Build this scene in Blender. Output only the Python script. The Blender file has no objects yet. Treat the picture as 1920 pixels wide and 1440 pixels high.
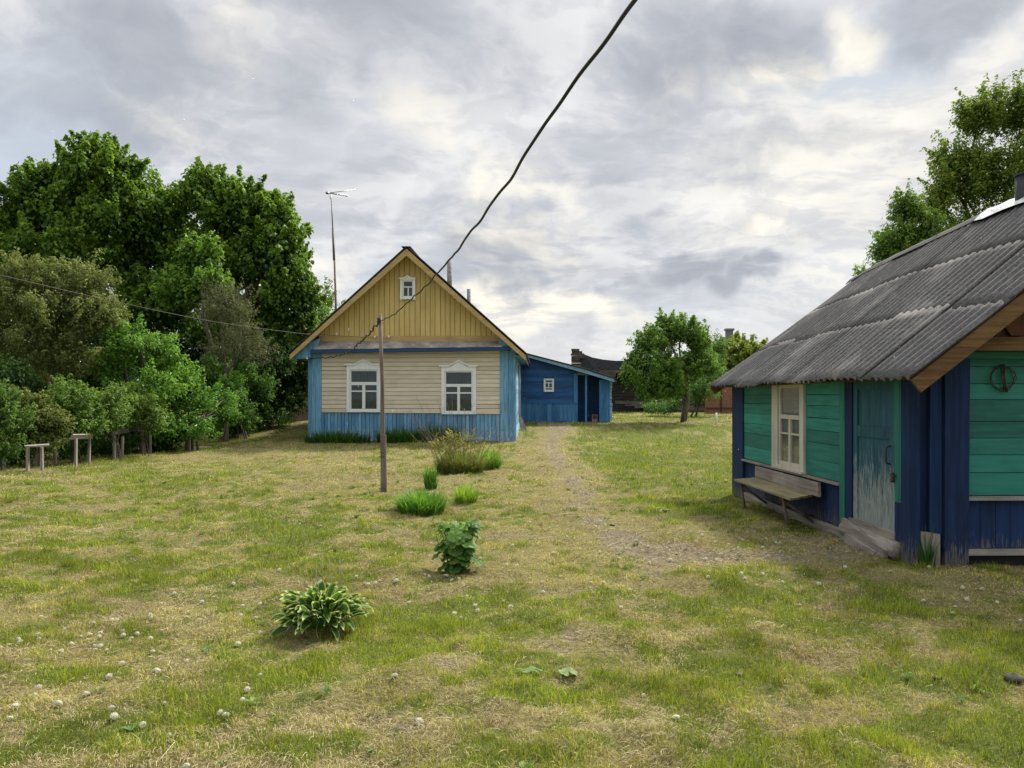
import bpy, math, random
import numpy as np
from mathutils import Vector, Matrix
R = math.radians
rng = np.random.default_rng(7)
random.seed(7)
C = bpy.context.scene.collection
SC = bpy.context.scene

# ------------------------------------------------------------------ camera
CAM_H = 1.7
F = 1443.0                                  # focal length in photo pixels (1920 wide)
cam = bpy.data.cameras.new('camera'); cam_o = bpy.data.objects.new('camera', cam); C.objects.link(cam_o)
cam.sensor_width = 36; cam.lens = 36 * F / 1920; cam.clip_end = 3000; cam.clip_start = 0.05
cam_o.location = (0, 0, CAM_H); cam_o.rotation_euler = (R(90), 0, 0); cam.shift_y = 22 / 1920
SC.camera = cam_o
SC.view_settings.view_transform = 'Standard'; SC.view_settings.look = 'None'
SC.view_settings.exposure = 0.80; SC.view_settings.gamma = 1
SUN_EL, SUN_AZ = 46, 38                     # azimuth measured from +Y towards +X

# ------------------------------------------------------------------ node helpers
class NT:
    def __init__(s, tree): s.t = tree; s.n = tree.nodes; s.l = tree.links; s.n.clear()
    def node(s, typ, **kw):
        nd = s.n.new(typ)
        for k, v in kw.items():
            if k.startswith('i_'):
                key = k[2:]; key = int(key) if key.isdigit() else key.replace('_', ' ')
                s.put(nd.inputs[key], v)
            else: setattr(nd, k, v)
        return nd
    def put(s, sock, v):
        if isinstance(v, bpy.types.NodeSocket): s.l.new(v, sock)
        else:
            if hasattr(sock, 'default_value'):
                dv = sock.default_value
                if hasattr(dv, '__len__') and not hasattr(v, '__len__'): v = [v] * len(dv)
                if hasattr(dv, '__len__') and len(dv) == 4 and len(v) == 3: v = (*v, 1)
                sock.default_value = v
    def math(s, op, a, b=0.0, c=0.0, clamp=False):
        nd = s.n.new('ShaderNodeMath'); nd.operation = op; nd.use_clamp = clamp
        s.put(nd.inputs[0], a); s.put(nd.inputs[1], b); s.put(nd.inputs[2], c); return nd.outputs[0]
    def vmath(s, op, a, b=(0, 0, 0)):
        nd = s.n.new('ShaderNodeVectorMath'); nd.operation = op
        s.put(nd.inputs[0], a)
        if op == 'SCALE': s.put(nd.inputs[3], b)
        else: s.put(nd.inputs[1], b)
        return nd.outputs['Value'] if op in ('DOT_PRODUCT', 'LENGTH') else nd.outputs[0]
    def mix(s, f, a, b, blend='MIX'):
        nd = s.n.new('ShaderNodeMix'); nd.data_type = 'RGBA'; nd.blend_type = blend
        s.put(nd.inputs[0], f); s.put(nd.inputs[6], a); s.put(nd.inputs[7], b); return nd.outputs[2]
    def step(s, x, lo, hi, a=0.0, b=1.0):
        nd = s.n.new('ShaderNodeMapRange'); nd.interpolation_type = 'SMOOTHSTEP'
        s.put(nd.inputs[0], x); s.put(nd.inputs[1], lo); s.put(nd.inputs[2], hi); s.put(nd.inputs[3], a); s.put(nd.inputs[4], b)
        return nd.outputs[0]
    def noise(s, vec, scale, detail=4.0, rough=0.55, dist=0.0):
        nd = s.n.new('ShaderNodeTexNoise'); s.put(nd.inputs['Vector'], vec); nd.inputs['Scale'].default_value = scale
        nd.inputs['Detail'].default_value = detail; nd.inputs['Roughness'].default_value = rough
        nd.inputs['Distortion'].default_value = dist; return nd.outputs['Fac']
    def noisecol(s, vec, scale, detail=3.0):
        nd = s.n.new('ShaderNodeTexNoise'); s.put(nd.inputs['Vector'], vec); nd.inputs['Scale'].default_value = scale
        nd.inputs['Detail'].default_value = detail; return nd.outputs['Color']
    def scaled(s, vec, sc):
        nd = s.n.new('ShaderNodeMapping'); s.put(nd.inputs[0], vec); nd.inputs['Scale'].default_value = sc; return nd.outputs[0]
    def attr(s, name, out='Fac'):
        nd = s.n.new('ShaderNodeAttribute'); nd.attribute_name = name; return nd.outputs[out]

# ------------------------------------------------------------------ world: Nishita sky seen through broken cloud
W = bpy.data.worlds.new('World'); SC.world = W; W.use_nodes = True
w = NT(W.node_tree)
sky = w.node('ShaderNodeTexSky', sky_type='NISHITA', sun_disc=False)
sky.sun_elevation = R(SUN_EL); sky.sun_rotation = R(SUN_AZ)
dirv = w.vmath('NORMALIZE', w.node('ShaderNodeTexCoord').outputs['Generated'])
sep = w.node('ShaderNodeSeparateXYZ', i_0=dirv)
dz = w.math('MAXIMUM', sep.outputs[2], 0.0)
def skydir(px, py):
    return tuple(Vector(((px - 960) / F, 1, (742 - py) / F)).normalized())
# flat cloud deck coordinates (perspective towards the horizon)
inv = w.math('DIVIDE', 1.0, w.math('ADD', dz, 0.23))
deck = w.vmath('SCALE', dirv, inv)
warp = w.vmath('SCALE', w.vmath('SUBTRACT', w.noisecol(deck, 1.6, 4), (0.5, 0.5, 0.5)), 0.5)
deckw = w.vmath('ADD', deck, warp)
n_big = w.noise(w.scaled(deckw, (0.9, 0.75, 1.0)), 1.35, 8, 0.55)
n_mid = w.noise(w.vmath('ADD', w.scaled(deckw, (0.8, 1.0, 1.0)), (3.1, 1.7, 0)), 2.6, 9, 0.58)
n_fine = w.noise(w.vmath('ADD', w.scaled(deckw, (0.9, 1.1, 1.0)), (9.1, 4.7, 0)), 6.5, 8, 0.62)
# ragged direction for placed cloud masses
wd = w.vmath('ADD', w.vmath('SCALE', w.vmath('SUBTRACT', w.noisecol(dirv, 4.0, 8), (0.5, 0.5, 0.5)), 0.30), w.vmath('SCALE', w.vmath('SUBTRACT', w.noisecol(dirv, 17.0, 6), (0.5, 0.5, 0.5)), 0.075))
dw = w.vmath('NORMALIZE', w.vmath('ADD', dirv, wd))
def mass(px, py, r, sx=1.0, sy=1.0):
    d = w.vmath('SUBTRACT', dw, skydir(px, py))
    d = w.vmath('MULTIPLY', d, (1 / sx, 1 / max(sx, 1), 1 / sy))
    return w.step(w.vmath('LENGTH', d), r, r * 0.25)
def total(lst):
    acc = None
    for args, amp in lst:
        m = w.math('MULTIPLY', mass(*args), amp)
        acc = m if acc is None else w.math('MAXIMUM', acc, m)
    return acc
dark = total([((760, 90, .20, 1.5, .8), .85), ((560, 40, .12), .7), ((900, 30, .12), .7), ((1430, 60, .085, 1.3, .8), 1.0), ((1230, 110, .10, 1.2, .9), .85), ((1190, 230, .07, 1.2, .9), .6),
              ((1330, 80, .08, 1.5, .7), .8), ((1870, 10, .08, 1.8, .7), .9), ((1290, 470, .055, 1.6, .75), 1.0), ((1390, 510, .05, 1.9, .6), 1.0), ((1080, 500, .09, 1.6, .7), .75), ((1030, 545, .05, 1.3, .8), .8),
              ((900, 520, .06, 1.2, .9), .8), ((200, 60, .14, 1.9, .6), .7), ((150, 200, .15, 1.9, .35), .6), ((1120, 330, .09, 1.3, .9), .6), ((700, 330, .10, 1.9, .5), .5), ((500, 240, .12, 1.7, .5), .5), ((1480, 260, .08, 2.2, .35), .5), ((1250, 380, .08, 1.9, .4), .5), ((820, 420, .10, 1.9, .35), .5)])
bright = total([((1440, 130, .075, 1.4, .6), 1.0), ((1620, 60, .05, 1.2, .8), .8), ((1590, 10, .04), .6), ((1470, 380, .06, 1.6, .5), 1.0), ((930, 490, .07, 1.5, .5), .75),
                ((1000, 600, .10, 2.2, .45), 1.0), ((600, 470, .08, 1.5, .5), .55), ((860, 280, .07, 1.2, .8), .6), ((980, 390, .07, 1.3, .6), .6), ((1250, 180, .04, 1.0, 1.0), .7), ((1700, 300, .20, 1.8, .8), .55), ((420, 20, .06, 1.5, .8), .5), ((300, 190, .06, 2.0, .5), .45), ((1600, 560, .12, 2.0, .5), .4)])
blue = total([((10, 320, .22, 1.0, 1.0), .9), ((1640, 95, .11, 1.6, .5), 1.0), ((1350, 570, .16, 2.0, .5), .4), ((650, 560, .14, 1.4, .8), .35)])
base = w.mix(w.step(n_big, .34, .66), (.49, .51, .555), (.67, .68, .705))
base = w.mix(w.math('MULTIPLY', w.step(n_mid, .50, .62), .7), base, (.84, .83, .82))
base = w.mix(w.math('MULTIPLY', w.step(n_mid, .46, .34), .55), base, (.40, .42, .47))
base = w.mix(w.math('MULTIPLY', w.step(n_fine, .53, .42), .26), base, (.40, .415, .46))
base = w.mix(w.math('MULTIPLY', blue, .75), base, (.50, .57, .66))
base = w.mix(w.math('MULTIPLY', bright, w.step(n_fine, .38, .60, .35, 1.0)), base, (.98, .92, .78))
base = w.mix(w.math('MULTIPLY', dark, w.step(n_mid, .64, .42, .45, .95)), base, w.mix(n_fine, (.26, .285, .335), (.43, .45, .495)))
hz = w.step(dz, .16, .0)                                    # haze towards the horizon
base = w.mix(w.math('MULTIPLY', hz, .6), base, (.74, .73, .72))
over = w.step(dz, .45, .95, 1.0, 2.7)                       # an overcast sky is brightest overhead
cloud = w.vmath('SCALE', base, w.math('MULTIPLY', over, .68))
bgs = w.node('ShaderNodeBackground', i_Color=sky.outputs[0], i_Strength=0.06)
bgc = w.node('ShaderNodeBackground', i_Color=cloud, i_Strength=1.0)
mx = w.node('ShaderNodeMixShader'); w.put(mx.inputs[0], w.step(w.math('ADD', n_big, w.math('MULTIPLY', blue, -.1)), .2, .36, .78, .97))
w.l.new(bgs.outputs[0], mx.inputs[1]); w.l.new(bgc.outputs[0], mx.inputs[2])
wo = w.node('ShaderNodeOutputWorld'); w.l.new(mx.outputs[0], wo.inputs[0])
W.cycles.sampling_method = 'MANUAL'; W.cycles.sample_map_resolution = 512

# ------------------------------------------------------------------ sun behind thin cloud
sl = bpy.data.lights.new('sun', 'SUN'); sl.energy = 4.2; sl.angle = R(10); sl.color = (1, .93, .82)
so = bpy.data.objects.new('sun', sl); C.objects.link(so)
sd = Vector((math.sin(R(SUN_AZ)) * math.cos(R(SUN_EL)), math.cos(R(SUN_AZ)) * math.cos(R(SUN_EL)), math.sin(R(SUN_EL))))
so.rotation_euler = sd.to_track_quat('Z', 'Y').to_euler(); so.location = sd * 50

# ------------------------------------------------------------------ numpy noise
def _hash(ix, iy, iz, seed):
    h = (ix.astype(np.int64) * 374761393 + iy.astype(np.int64) * 668265263 + iz.astype(np.int64) * 2147483647 + seed * 1274126177) & 0xffffffff
    h = ((h ^ (h >> 13)) * 1274126177) & 0xffffffff
    h = ((h ^ (h >> 16)) * 2246822519) & 0xffffffff
    return ((h ^ (h >> 15)) & 0xffffff) / float(0xffffff)
def vnoise(x, y, z=None, seed=0):
    x = np.asarray(x, float); y = np.asarray(y, float); z = np.zeros_like(x) if z is None else np.asarray(z, float)
    ix, iy, iz = np.floor(x), np.floor(y), np.floor(z)
    fx, fy, fz = x - ix, y - iy, z - iz
    fx, fy, fz = [t * t * (3 - 2 * t) for t in (fx, fy, fz)]
    r = 0
    for a in (0, 1):
        for b in (0, 1):
            for c in (0, 1):
                wgt = (fx if a else 1 - fx) * (fy if b else 1 - fy) * (fz if c else 1 - fz)
                r = r + wgt * _hash(ix + a, iy + b, iz + c, seed)
    return r
def fbm(x, y, s, seed=0, octv=4, z=None):
    r, a, tot = 0, 1.0, 0
    for o in range(octv):
        r = r + a * vnoise(np.asarray(x) * s + o * 17.3, np.asarray(y) * s - o * 9.1, None if z is None else np.asarray(z) * s, seed + o); tot += a
        a *= .55; s *= 2.03
    return r / tot
def sstep(x, a, b):
    t = np.clip((x - a) / (b - a), 0, 1); return t * t * (3 - 2 * t)

# ------------------------------------------------------------------ ground shape and cover
def ground_base(x, y):
    x = np.asarray(x, float); y = np.asarray(y, float)
    return .5 * sstep(y, 27.3, 36.5) + .16 * sstep(y, 36, 52)
def ground_z(x, y):
    x = np.asarray(x, float); y = np.asarray(y, float)
    amp = sstep(y, 60, 30) * .8 + .2
    z = ground_base(x, y) + .10 * (fbm(x, y, .35, 3, 2) - .5) * amp + .035 * (fbm(x, y, 1.7, 11, 3) - .5) * 2
    z = z + .07 * np.clip(fbm(x, y, 1.1, 23, 3) - .56, 0, 1) * 4 * amp + .034 * (fbm(x, y, 5.5, 29, 3) - .5) * 2 * sstep(y, 45, 15)
    return z - .01
def gz(x, y): return float(ground_z(np.array([x]), np.array([y]))[0])
def to_px(x, y):
    yy = np.maximum(y, .5)
    return 960 + F * x / yy, 742 + F * (CAM_H - ground_base(x, y)) / yy
def blobs(x, y, lst):
    px, py = to_px(x, y); px = px + 60 * (fbm(x, y, .9, 51, 3) - .5) * 2 * (py - 742) / 300; py = py + 30 * (fbm(x, y, 1.2, 57, 3) - .5) * 2 * (py - 742) / 300
    r = np.zeros_like(px)
    for cx, cy, rx, ry, a in lst:
        r = r + a * np.exp(-(((px - cx) / rx) ** 2 + ((py - cy) / ry) ** 2))
    return r
GREEN = [(1230, 850, 170, 55, .30), (1330, 930, 130, 45, .22), (200, 930, 260, 40, .14), (560, 1003, 80, 12, .34), (330, 1050, 180, 22, .12), (250, 1090, 70, 14, .3), (780, 1150, 170, 26, .26),
         (700, 1240, 60, 28, .22), (1130, 1110, 50, 22, .35), (1000, 995, 70, 22, .16), (1420, 1120, 180, 26, .22), (1480, 1185, 150, 24, .18), (1790, 1150, 180, 34, .22), (1740, 1270, 150, 34, .34), (1250, 1290, 55, 40, .28),
         (420, 1310, 110, 45, .22), (120, 1260, 90, 26, .15), (60, 1000, 120, 30, .08), (1080, 1440, 160, 40, .2), (1620, 1420, 110, 40, .2), (520, 1390, 120, 40, .12), (100, 1380, 90, 40, .12), (1700, 1130, 60, 20, .1), (530, 893, 40, 7, .3), (1870, 1400, 90, 60, .2), (1240, 1000, 30, 14, .1)]
STRAW = [(1720, 1090, 220, 26, .35), (1500, 1010, 120, 34, .25), (640, 905, 190, 48, .26), (900, 960, 170, 60, .13), (620, 860, 120, 18, .14), (1000, 870, 90, 40, .10), (1250, 1360, 260, 60, .10), (180, 1170, 230, 28, .18), (830, 1330, 160, 60, .10), (1500, 1250, 90, 30, .1), (300, 1230, 160, 40, .12), (950, 1060, 140, 35, .1), (300, 1020, 150, 20, .08)]
BARE = [(1300, 1040, 160, 24, .70), (1500, 1050, 190, 24, .55), (1160, 1000, 40, 20, .35), (1085, 935, 18, 18, .5), (1075, 905, 12, 16, .5), (1050, 870, 12, 20, .38), (1030, 835, 20, 14, .5), (1062, 800, 26, 10, .55), (1065, 1185, 40, 12, .40), (990, 1222, 38, 10, .38), (1200, 1070, 40, 14, .3),
        (430, 1051, 30, 4, .4), (160, 1280, 90, 10, .25), (680, 1370, 90, 26, .75), (300, 1420, 160, 20, .3), (1590, 1020, 120, 14, .5), (860, 1240, 60, 10, .22), (1590, 1040, 120, 20, .3), (880, 1310, 60, 12, .2), (380, 1130, 40, 8, .3), (120, 965, 30, 6, .3), (520, 815, 60, 8, .15)]
PATH = [(1110, 791), (1085, 796), (1045, 812), (1028, 835), (1040, 862), (1072, 902), (1092, 942), (1130, 985), (1180, 1020), (1250, 1045)]
PATH2 = [(1230, 1050), (1195, 1090), (1150, 1135), (1070, 1185), (990, 1222), (880, 1240), (780, 1330)]
def px_ground(px, py):
    Y = F * CAM_H / (py - 742)
    for _ in range(12): Y = F * (CAM_H - float(ground_base(0, Y))) / (py - 742)
    return (px - 960) / F * Y, Y
def line_dist(x, y, line):
    P = [px_ground(*q) for q in line]; x = x + .5 * (fbm(x, y, .9, 131, 3) - .5); d = np.full(len(x), 1e9)
    for (ax, ay), (bx, by) in zip(P[:-1], P[1:]):
        L2 = (bx - ax) ** 2 + (by - ay) ** 2; t = np.clip(((x - ax) * (bx - ax) + (y - ay) * (by - ay)) / L2, 0, 1); d = np.minimum(d, np.hypot(x - ax - t * (bx - ax), y - ay - t * (by - ay)))
    return d
def cover(x, y):
    """green fraction, bare fraction"""
    n = fbm(x, y * .8, .8, 31, 4); n2 = fbm(x, y, 3.2, 41, 3)
    n3 = fbm(x, y, 9.0, 47, 2); g = (n - .5) * 1.25 + (n2 - .5) * 1.9 + (n3 - .5) * 1.1 + .42 + blobs(x, y, GREEN) * 1.9 - blobs(x, y, STRAW) * 1.5
    b = blobs(x, y, BARE) * 1.1 + (fbm(x, y, 2.3, 61, 3) - .5) * .9 - .18
    b = b + .74 * sstep(line_dist(x, y, PATH), .5, .05) * (.45 + 1.0 * sstep(fbm(x, y, 1.6, 139, 3), .4, .62)) + .42 * sstep(line_dist(x, y, PATH2), .5, .05) * sstep(fbm(x, y, 2.0, 137, 3), .38, .6); g = g - .5 * sstep(line_dist(x, y, PATH), 1.0, .4)
    g = g - np.clip(b, 0, 1) * 1.2
    return np.clip(g, 0, 1), np.clip(b, 0, 1)

# ------------------------------------------------------------------ object helpers
def tag(o, label=None, cat=None, group=None, kind=None):
    if label: o['label'] = label
    if cat: o['category'] = cat
    if group: o['group'] = group
    if kind: o['kind'] = kind
    return o
def empty(name, loc=(0, 0, 0), rz=0.0, **kw):
    o = bpy.data.objects.new(name, None); C.objects.link(o); o.location = loc; o.rotation_euler = (0, 0, rz); o.empty_display_size = .2
    return tag(o, **kw)
def ray(px, py): return Vector(((px - 960) / F, 1, (742 - py) / F))
def at(px, py, Y):
    r = ray(px, py); return Vector((r.x * Y, Y, CAM_H + r.z * Y))
class Frame:
    """a building's own axes: x to its right, y away from the viewer"""
    def __init__(s, x, y, z, deg): s.o = Vector((x, y, z)); s.a = R(deg); s.M = Matrix.Translation(s.o) @ Matrix.Rotation(s.a, 4, 'Z'); s.I = s.M.inverted()
    def front(s, px, py, ly=0.0):           # point of the plane y=ly seen at a pixel -> (x, z)
        o = s.I @ Vector((0, 0, CAM_H)); d = (s.I.to_3x3() @ ray(px, py)); t = (ly - o.y) / d.y; p = o + d * t; return p.x, p.z
    def side(s, px, py, lx=0.0):
        o = s.I @ Vector((0, 0, CAM_H)); d = (s.I.to_3x3() @ ray(px, py)); t = (lx - o.x) / d.x; p = o + d * t; return p.y, p.z

class MB:
    def __init__(s): s.v = []; s.f = []; s.a = []; s.sm = []
    def add(s, verts, faces, val=None, smooth=False):
        b = len(s.v); val = random.random() if val is None else val
        s.v += [tuple(p) for p in verts]
        for f in faces: s.f.append(tuple(i + b for i in f)); s.a.append(val); s.sm.append(smooth)
    def box(s, x0, x1, y0, y1, z0, z1, val=None, j=0.0):
        q = lambda: random.uniform(-j, j)
        if x0 > x1: x0, x1 = x1, x0
        if y0 > y1: y0, y1 = y1, y0
        if z0 > z1: z0, z1 = z1, z0
        vs = [(x + q(), y + q(), z + q()) for z in (z0, z1) for y in (y0, y1) for x in (x0, x1)]
        s.add(vs, [(0, 2, 3, 1), (4, 5, 7, 6), (0, 1, 5, 4), (1, 3, 7, 5), (3, 2, 6, 7), (2, 0, 4, 6)], val)
    def prism(s, pts, y0, y1, val=None, axis='y'):
        """polygon (a,b) extruded along axis"""
        n = len(pts)
        def P(a, b, c): return (a, c, b) if axis == 'y' else (c, a, b) if axis == 'x' else (a, b, c)
        vs = [P(a, b, y0) for a, b in pts] + [P(a, b, y1) for a, b in pts]
        fs = [tuple(range(n)), tuple(range(2 * n - 1, n - 1, -1))] + [(i, n + i, n + (i + 1) % n, (i + 1) % n) for i in range(n)]
        s.add(vs, fs, val)
    def tube(s, pts, rad, k=8, val=None, cap=True, smooth=True):
        pts = [Vector(p) for p in pts]; n = len(pts); rad = rad if hasattr(rad, '__len__') else [rad] * n
        vs = []; up = Vector((0, 0, 1)); prev = None
        for i, p in enumerate(pts):
            t = (pts[min(i + 1, n - 1)] - pts[max(i - 1, 0)]); t = t.normalized() if t.length > 1e-9 else up
            if prev is None: u = t.cross(Vector((.3, .9, .1)) if abs(t.z) > .9 else up).normalized()
            else: u = (prev - t * prev.dot(t)).normalized()
            prev = u; v = t.cross(u)
            for q in range(k):
                a = 2 * math.pi * q / k; vs.append(p + (u * math.cos(a) + v * math.sin(a)) * rad[i])
        fs = [(i * k + q, i * k + (q + 1) % k, (i + 1) * k + (q + 1) % k, (i + 1) * k + q) for i in range(n - 1) for q in range(k)]
        if cap: fs += [tuple(range(k - 1, -1, -1)), tuple((n - 1) * k + q for q in range(k))]
        s.add(vs, fs, val, smooth)
    def plank(s, a, b, width, thick, side=(0, 0, 1), val=None):
        """a board from a to b; side = direction of its width"""
        a = Vector(a); b = Vector(b); t = (b - a).normalized(); w_ = Vector(side); w_ = (w_ - t * w_.dot(t)).normalized(); n = t.cross(w_)
        vs = [p + w_ * sw * width / 2 + n * sn * thick / 2 for p in (a, b) for sw in (-1, 1) for sn in (-1, 1)]
        s.add(vs, [(0, 1, 3, 2), (4, 6, 7, 5), (0, 4, 5, 1), (1, 5, 7, 3), (3, 7, 6, 2), (2, 6, 4, 0)], val)
    def build(s, name, mat, parent=None, **kw):
        me = bpy.data.meshes.new(name); me.from_pydata(s.v, [], s.f); me.materials.append(mat)
        at_ = me.attributes.new('v', 'FLOAT', 'FACE'); at_.data.foreach_set('value', s.a)
        me.polygons.foreach_set('use_smooth', s.sm); me.update()
        o = bpy.data.objects.new(name, me); C.objects.link(o); o.parent = parent
        return tag(o, **kw)
def np_mesh(name, verts, faces, mat, parent=None, col=None, fv=None, **kw):
    """fast mesh from arrays: verts (n,3), faces (m,k)"""
    me = bpy.data.meshes.new(name); n, k = faces.shape
    me.vertices.add(len(verts)); me.vertices.foreach_set('co', verts.astype(np.float32).ravel())
    me.loops.add(n * k); me.loops.foreach_set('vertex_index', faces.astype(np.int32).ravel())
    me.polygons.add(n); me.polygons.foreach_set('loop_start', np.arange(0, n * k, k, dtype=np.int32)); me.polygons.foreach_set('loop_total', np.full(n, k, np.int32))
    me.update(calc_edges=True); me.materials.append(mat)
    if col is not None:
        a = me.attributes.new('col', 'FLOAT_COLOR', 'POINT'); c4 = np.ones((len(verts), 4), np.float32); c4[:, :3] = col; a.data.foreach_set('color', c4.ravel())
    if fv is not None:
        for key, arr in fv.items():
            a = me.attributes.new(key, 'FLOAT', 'POINT'); a.data.foreach_set('value', arr.astype(np.float32))
    o = bpy.data.objects.new(name, me); C.objects.link(o); o.parent = parent
    return tag(o, **kw)

# ------------------------------------------------------------------ materials
def new_mat(name):
    m = bpy.data.materials.new(name); m.use_nodes = True; return m, NT(m.node_tree)
def out(t, sh): o = t.node('ShaderNodeOutputMaterial'); t.l.new(sh, o.inputs[0])
def princ(t, col, rough=.7, bump=None, bstr=.3, bdist=.01, spec=.35, metal=0.0):
    p = t.node('ShaderNodeBsdfPrincipled'); t.put(p.inputs['Base Color'], col); t.put(p.inputs['Roughness'], rough)
    p.inputs['Specular IOR Level'].default_value = spec; p.inputs['Metallic'].default_value = metal
    if bump is not None:
        b = t.node('ShaderNodeBump', i_Strength=bstr, i_Distance=bdist, i_Height=bump); t.l.new(b.outputs[0], p.inputs['Normal'])
    return p.outputs[0]
def paint(name, c1, c2, wood=(.22, .19, .16), wear=.25, axis='z', low=None, lowwear=.5, fine=1.0, rough=.6, rot=0.0, stain=.35, soft=.06):
    """old oil paint on boards; grain runs along axis; low=(z0,z1): more wear towards the foot"""
    m, t = new_mat(name); co = t.node('ShaderNodeTexCoord').outputs['Object']; v = t.attr('v')
    sc = {'z': (9, 9, .8), 'x': (.8, 9, 9), 'y': (9, .8, 9)}[axis]
    sh = t.vmath('ADD', co, t.node('ShaderNodeCombineXYZ', i_0=t.math('MULTIPLY', v, 7.3), i_1=t.math('MULTIPLY', v, 3.1), i_2=t.math('MULTIPLY', v, 5.7)).outputs[0])
    if rot:
        mp = t.node('ShaderNodeMapping'); t.put(mp.inputs[0], sh); mp.inputs['Rotation'].default_value = (0, rot, 0); sh = mp.outputs[0]
    g = t.scaled(sh, tuple(q * fine for q in sc))
    n1 = t.noise(g, 2.2, 6, .6); n2 = t.noise(g, 9, 5, .65); n3 = t.noise(sh, 1.3, 4, .6)
    col = t.mix(t.step(n1, .3, .7), c1, c2)
    col = t.mix(t.math('MULTIPLY', t.math('ABSOLUTE', t.math('SUBTRACT', v, .5)), 1.0), col, t.mix(t.math('GREATER_THAN', v, .5), tuple(q * .62 for q in c1), tuple(min(1, q * 1.35) for q in c2)))
    col = t.mix(t.math('MULTIPLY', t.step(n3, .5, .75), stain), col, tuple(q * .55 for q in c1))
    thr = t.math('ADD', .5, wear * -.0 + (1 - wear) * .30)
    pm = t.math('ADD', t.math('MULTIPLY', n2, .62), t.math('MULTIPLY', n1, .38))
    if low:
        z = t.node('ShaderNodeSeparateXYZ', i_0=co).outputs[2]
        lw = t.step(t.math('ADD', z, t.math('MULTIPLY', t.math('SUBTRACT', n1, .5), .5)), low[1], low[0])
        thr = t.math('SUBTRACT', thr, t.math('MULTIPLY', lw, lowwear * .5))
    peel = t.step(pm, thr, t.math('ADD', thr, soft))
    wcol = t.mix(t.step(n2, .35, .65), wood, tuple(q * 1.7 for q in wood))
    col = t.mix(peel, col, wcol)
    h = t.math('SUBTRACT', t.math('MULTIPLY', n2, .6), t.math('MULTIPLY', peel, .5))
    out(t, princ(t, col, rough, h, .5, .006)); return m
def woodmat(name, c1, c2, axis='z', fine=1.0):
    m, t = new_mat(name); co = t.node('ShaderNodeTexCoord').outputs['Object']; v = t.attr('v')
    sh = t.vmath('ADD', co, t.node('ShaderNodeCombineXYZ', i_0=t.math('MULTIPLY', v, 7.3), i_1=t.math('MULTIPLY', v, 3.1), i_2=t.math('MULTIPLY', v, 5.7)).outputs[0])
    sc = {'z': (11, 11, .7), 'x': (.7, 11, 11), 'y': (11, .7, 11)}[axis]
    g = t.scaled(sh, tuple(q * fine for q in sc)); n1 = t.noise(g, 2.0, 6, .62); n2 = t.noise(g, 8, 4, .6); n3 = t.noise(sh, 2.0, 4)
    col = t.mix(t.step(n1, .32, .68), c1, c2); col = t.mix(t.math('MULTIPLY', t.step(n2, .5, .66), .5), col, tuple(q * .4 for q in c1))
    col = t.mix(t.math('MULTIPLY', t.step(n3, .45, .7), .3), col, tuple(q * 1.4 for q in c2))
    out(t, princ(t, col, .85, n2, .6, .006, .2)); return m
def plain(name, c, rough=.6, metal=0.0, var=.2, sc=8):
    m, t = new_mat(name); co = t.node('ShaderNodeTexCoord').outputs['Object']; n = t.noise(co, sc, 5)
    out(t, princ(t, t.mix(t.step(n, .3, .7), tuple(q * (1 - var) for q in c), tuple(min(1, q * (1 + var)) for q in c)), rough, n, .2, .004, .4, metal)); return m
def foliage(name, trans=.35, rough=.5, gloss=.25):
    m, t = new_mat(name); col = t.attr('col', 'Color')
    d = princ(t, col, rough, spec=gloss)
    tr = t.node('ShaderNodeBsdfTranslucent', i_Color=t.mix(.5, col, t.mix(1.0, col, (1.4, 1.3, .6), 'MULTIPLY')))
    mx = t.node('ShaderNodeMixShader', i_0=trans); t.l.new(d, mx.inputs[1]); t.l.new(tr.outputs[0], mx.inputs[2]); out(t, mx.outputs[0]); return m

M = {}
M['blue'] = paint('blue_paint', (.06, .20, .37), (.17, .36, .51), (.30, .30, .29), .42, 'z', (0, 1.2), .35)
M['blue_h'] = paint('blue_paint_horizontal', (.045, .17, .36), (.09, .26, .46), (.25, .25, .25), .3, 'x')
M['blue_ext'] = paint('annex_blue_paint', (.005, .048, .16), (.014, .095, .24), (.25, .27, .28), .2, 'x')
M['blue_extv'] = paint('annex_skirting_blue_paint', (.015, .10, .24), (.055, .18, .33), (.28, .28, .28), .35, 'z')
M['blue_pale'] = paint('pale_and_sidelit_blue', (.14, .31, .45), (.26, .44, .58), (.3, .3, .3), .4, 'z')  # pale annex boards; on the house side the paler tone paints in sidelight
M['blue_trim'] = paint('dark_blue_trim_paint', (.008, .04, .14), (.018, .07, .19), (.2, .2, .2), .25, 'x')
M['cream'] = paint('cream_paint', (.50, .44, .335), (.62, .555, .43), (.27, .23, .19), .38, 'x', fine=1.0, stain=.22)
M['yellow'] = paint('ochre_paint', (.48, .345, .12), (.56, .43, .17), (.3, .24, .16), .22, 'z', fine=.9, stain=.25)
M['yellow_x'] = paint('ochre_bargeboard_paint', (.34, .235, .09), (.43, .315, .14), (.3, .24, .16), .3, 'x')
M['white'] = paint('white_paint', (.66, .69, .69), (.75, .77, .76), (.4, .36, .3), .22, 'z', stain=.15)
M['oldwhite'] = paint('grey_white_paint', (.40, .38, .31), (.52, .50, .42), (.28, .23, .17), .5, 'z')
M['green'] = paint('green_paint', (.008, .125, .10), (.024, .225, .18), (.16, .2, .17), .25, 'y', stain=.4)
M['green_x'] = paint('green_gable_paint', (.007, .10, .082), (.021, .185, .145), (.16, .2, .17), .22, 'x', stain=.4)
M['green_z'] = paint('green_upright_paint', (.007, .10, .08), (.02, .18, .14), (.2, .18, .15), .32, 'z', (-.1, .35), .6, stain=.4)
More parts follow.
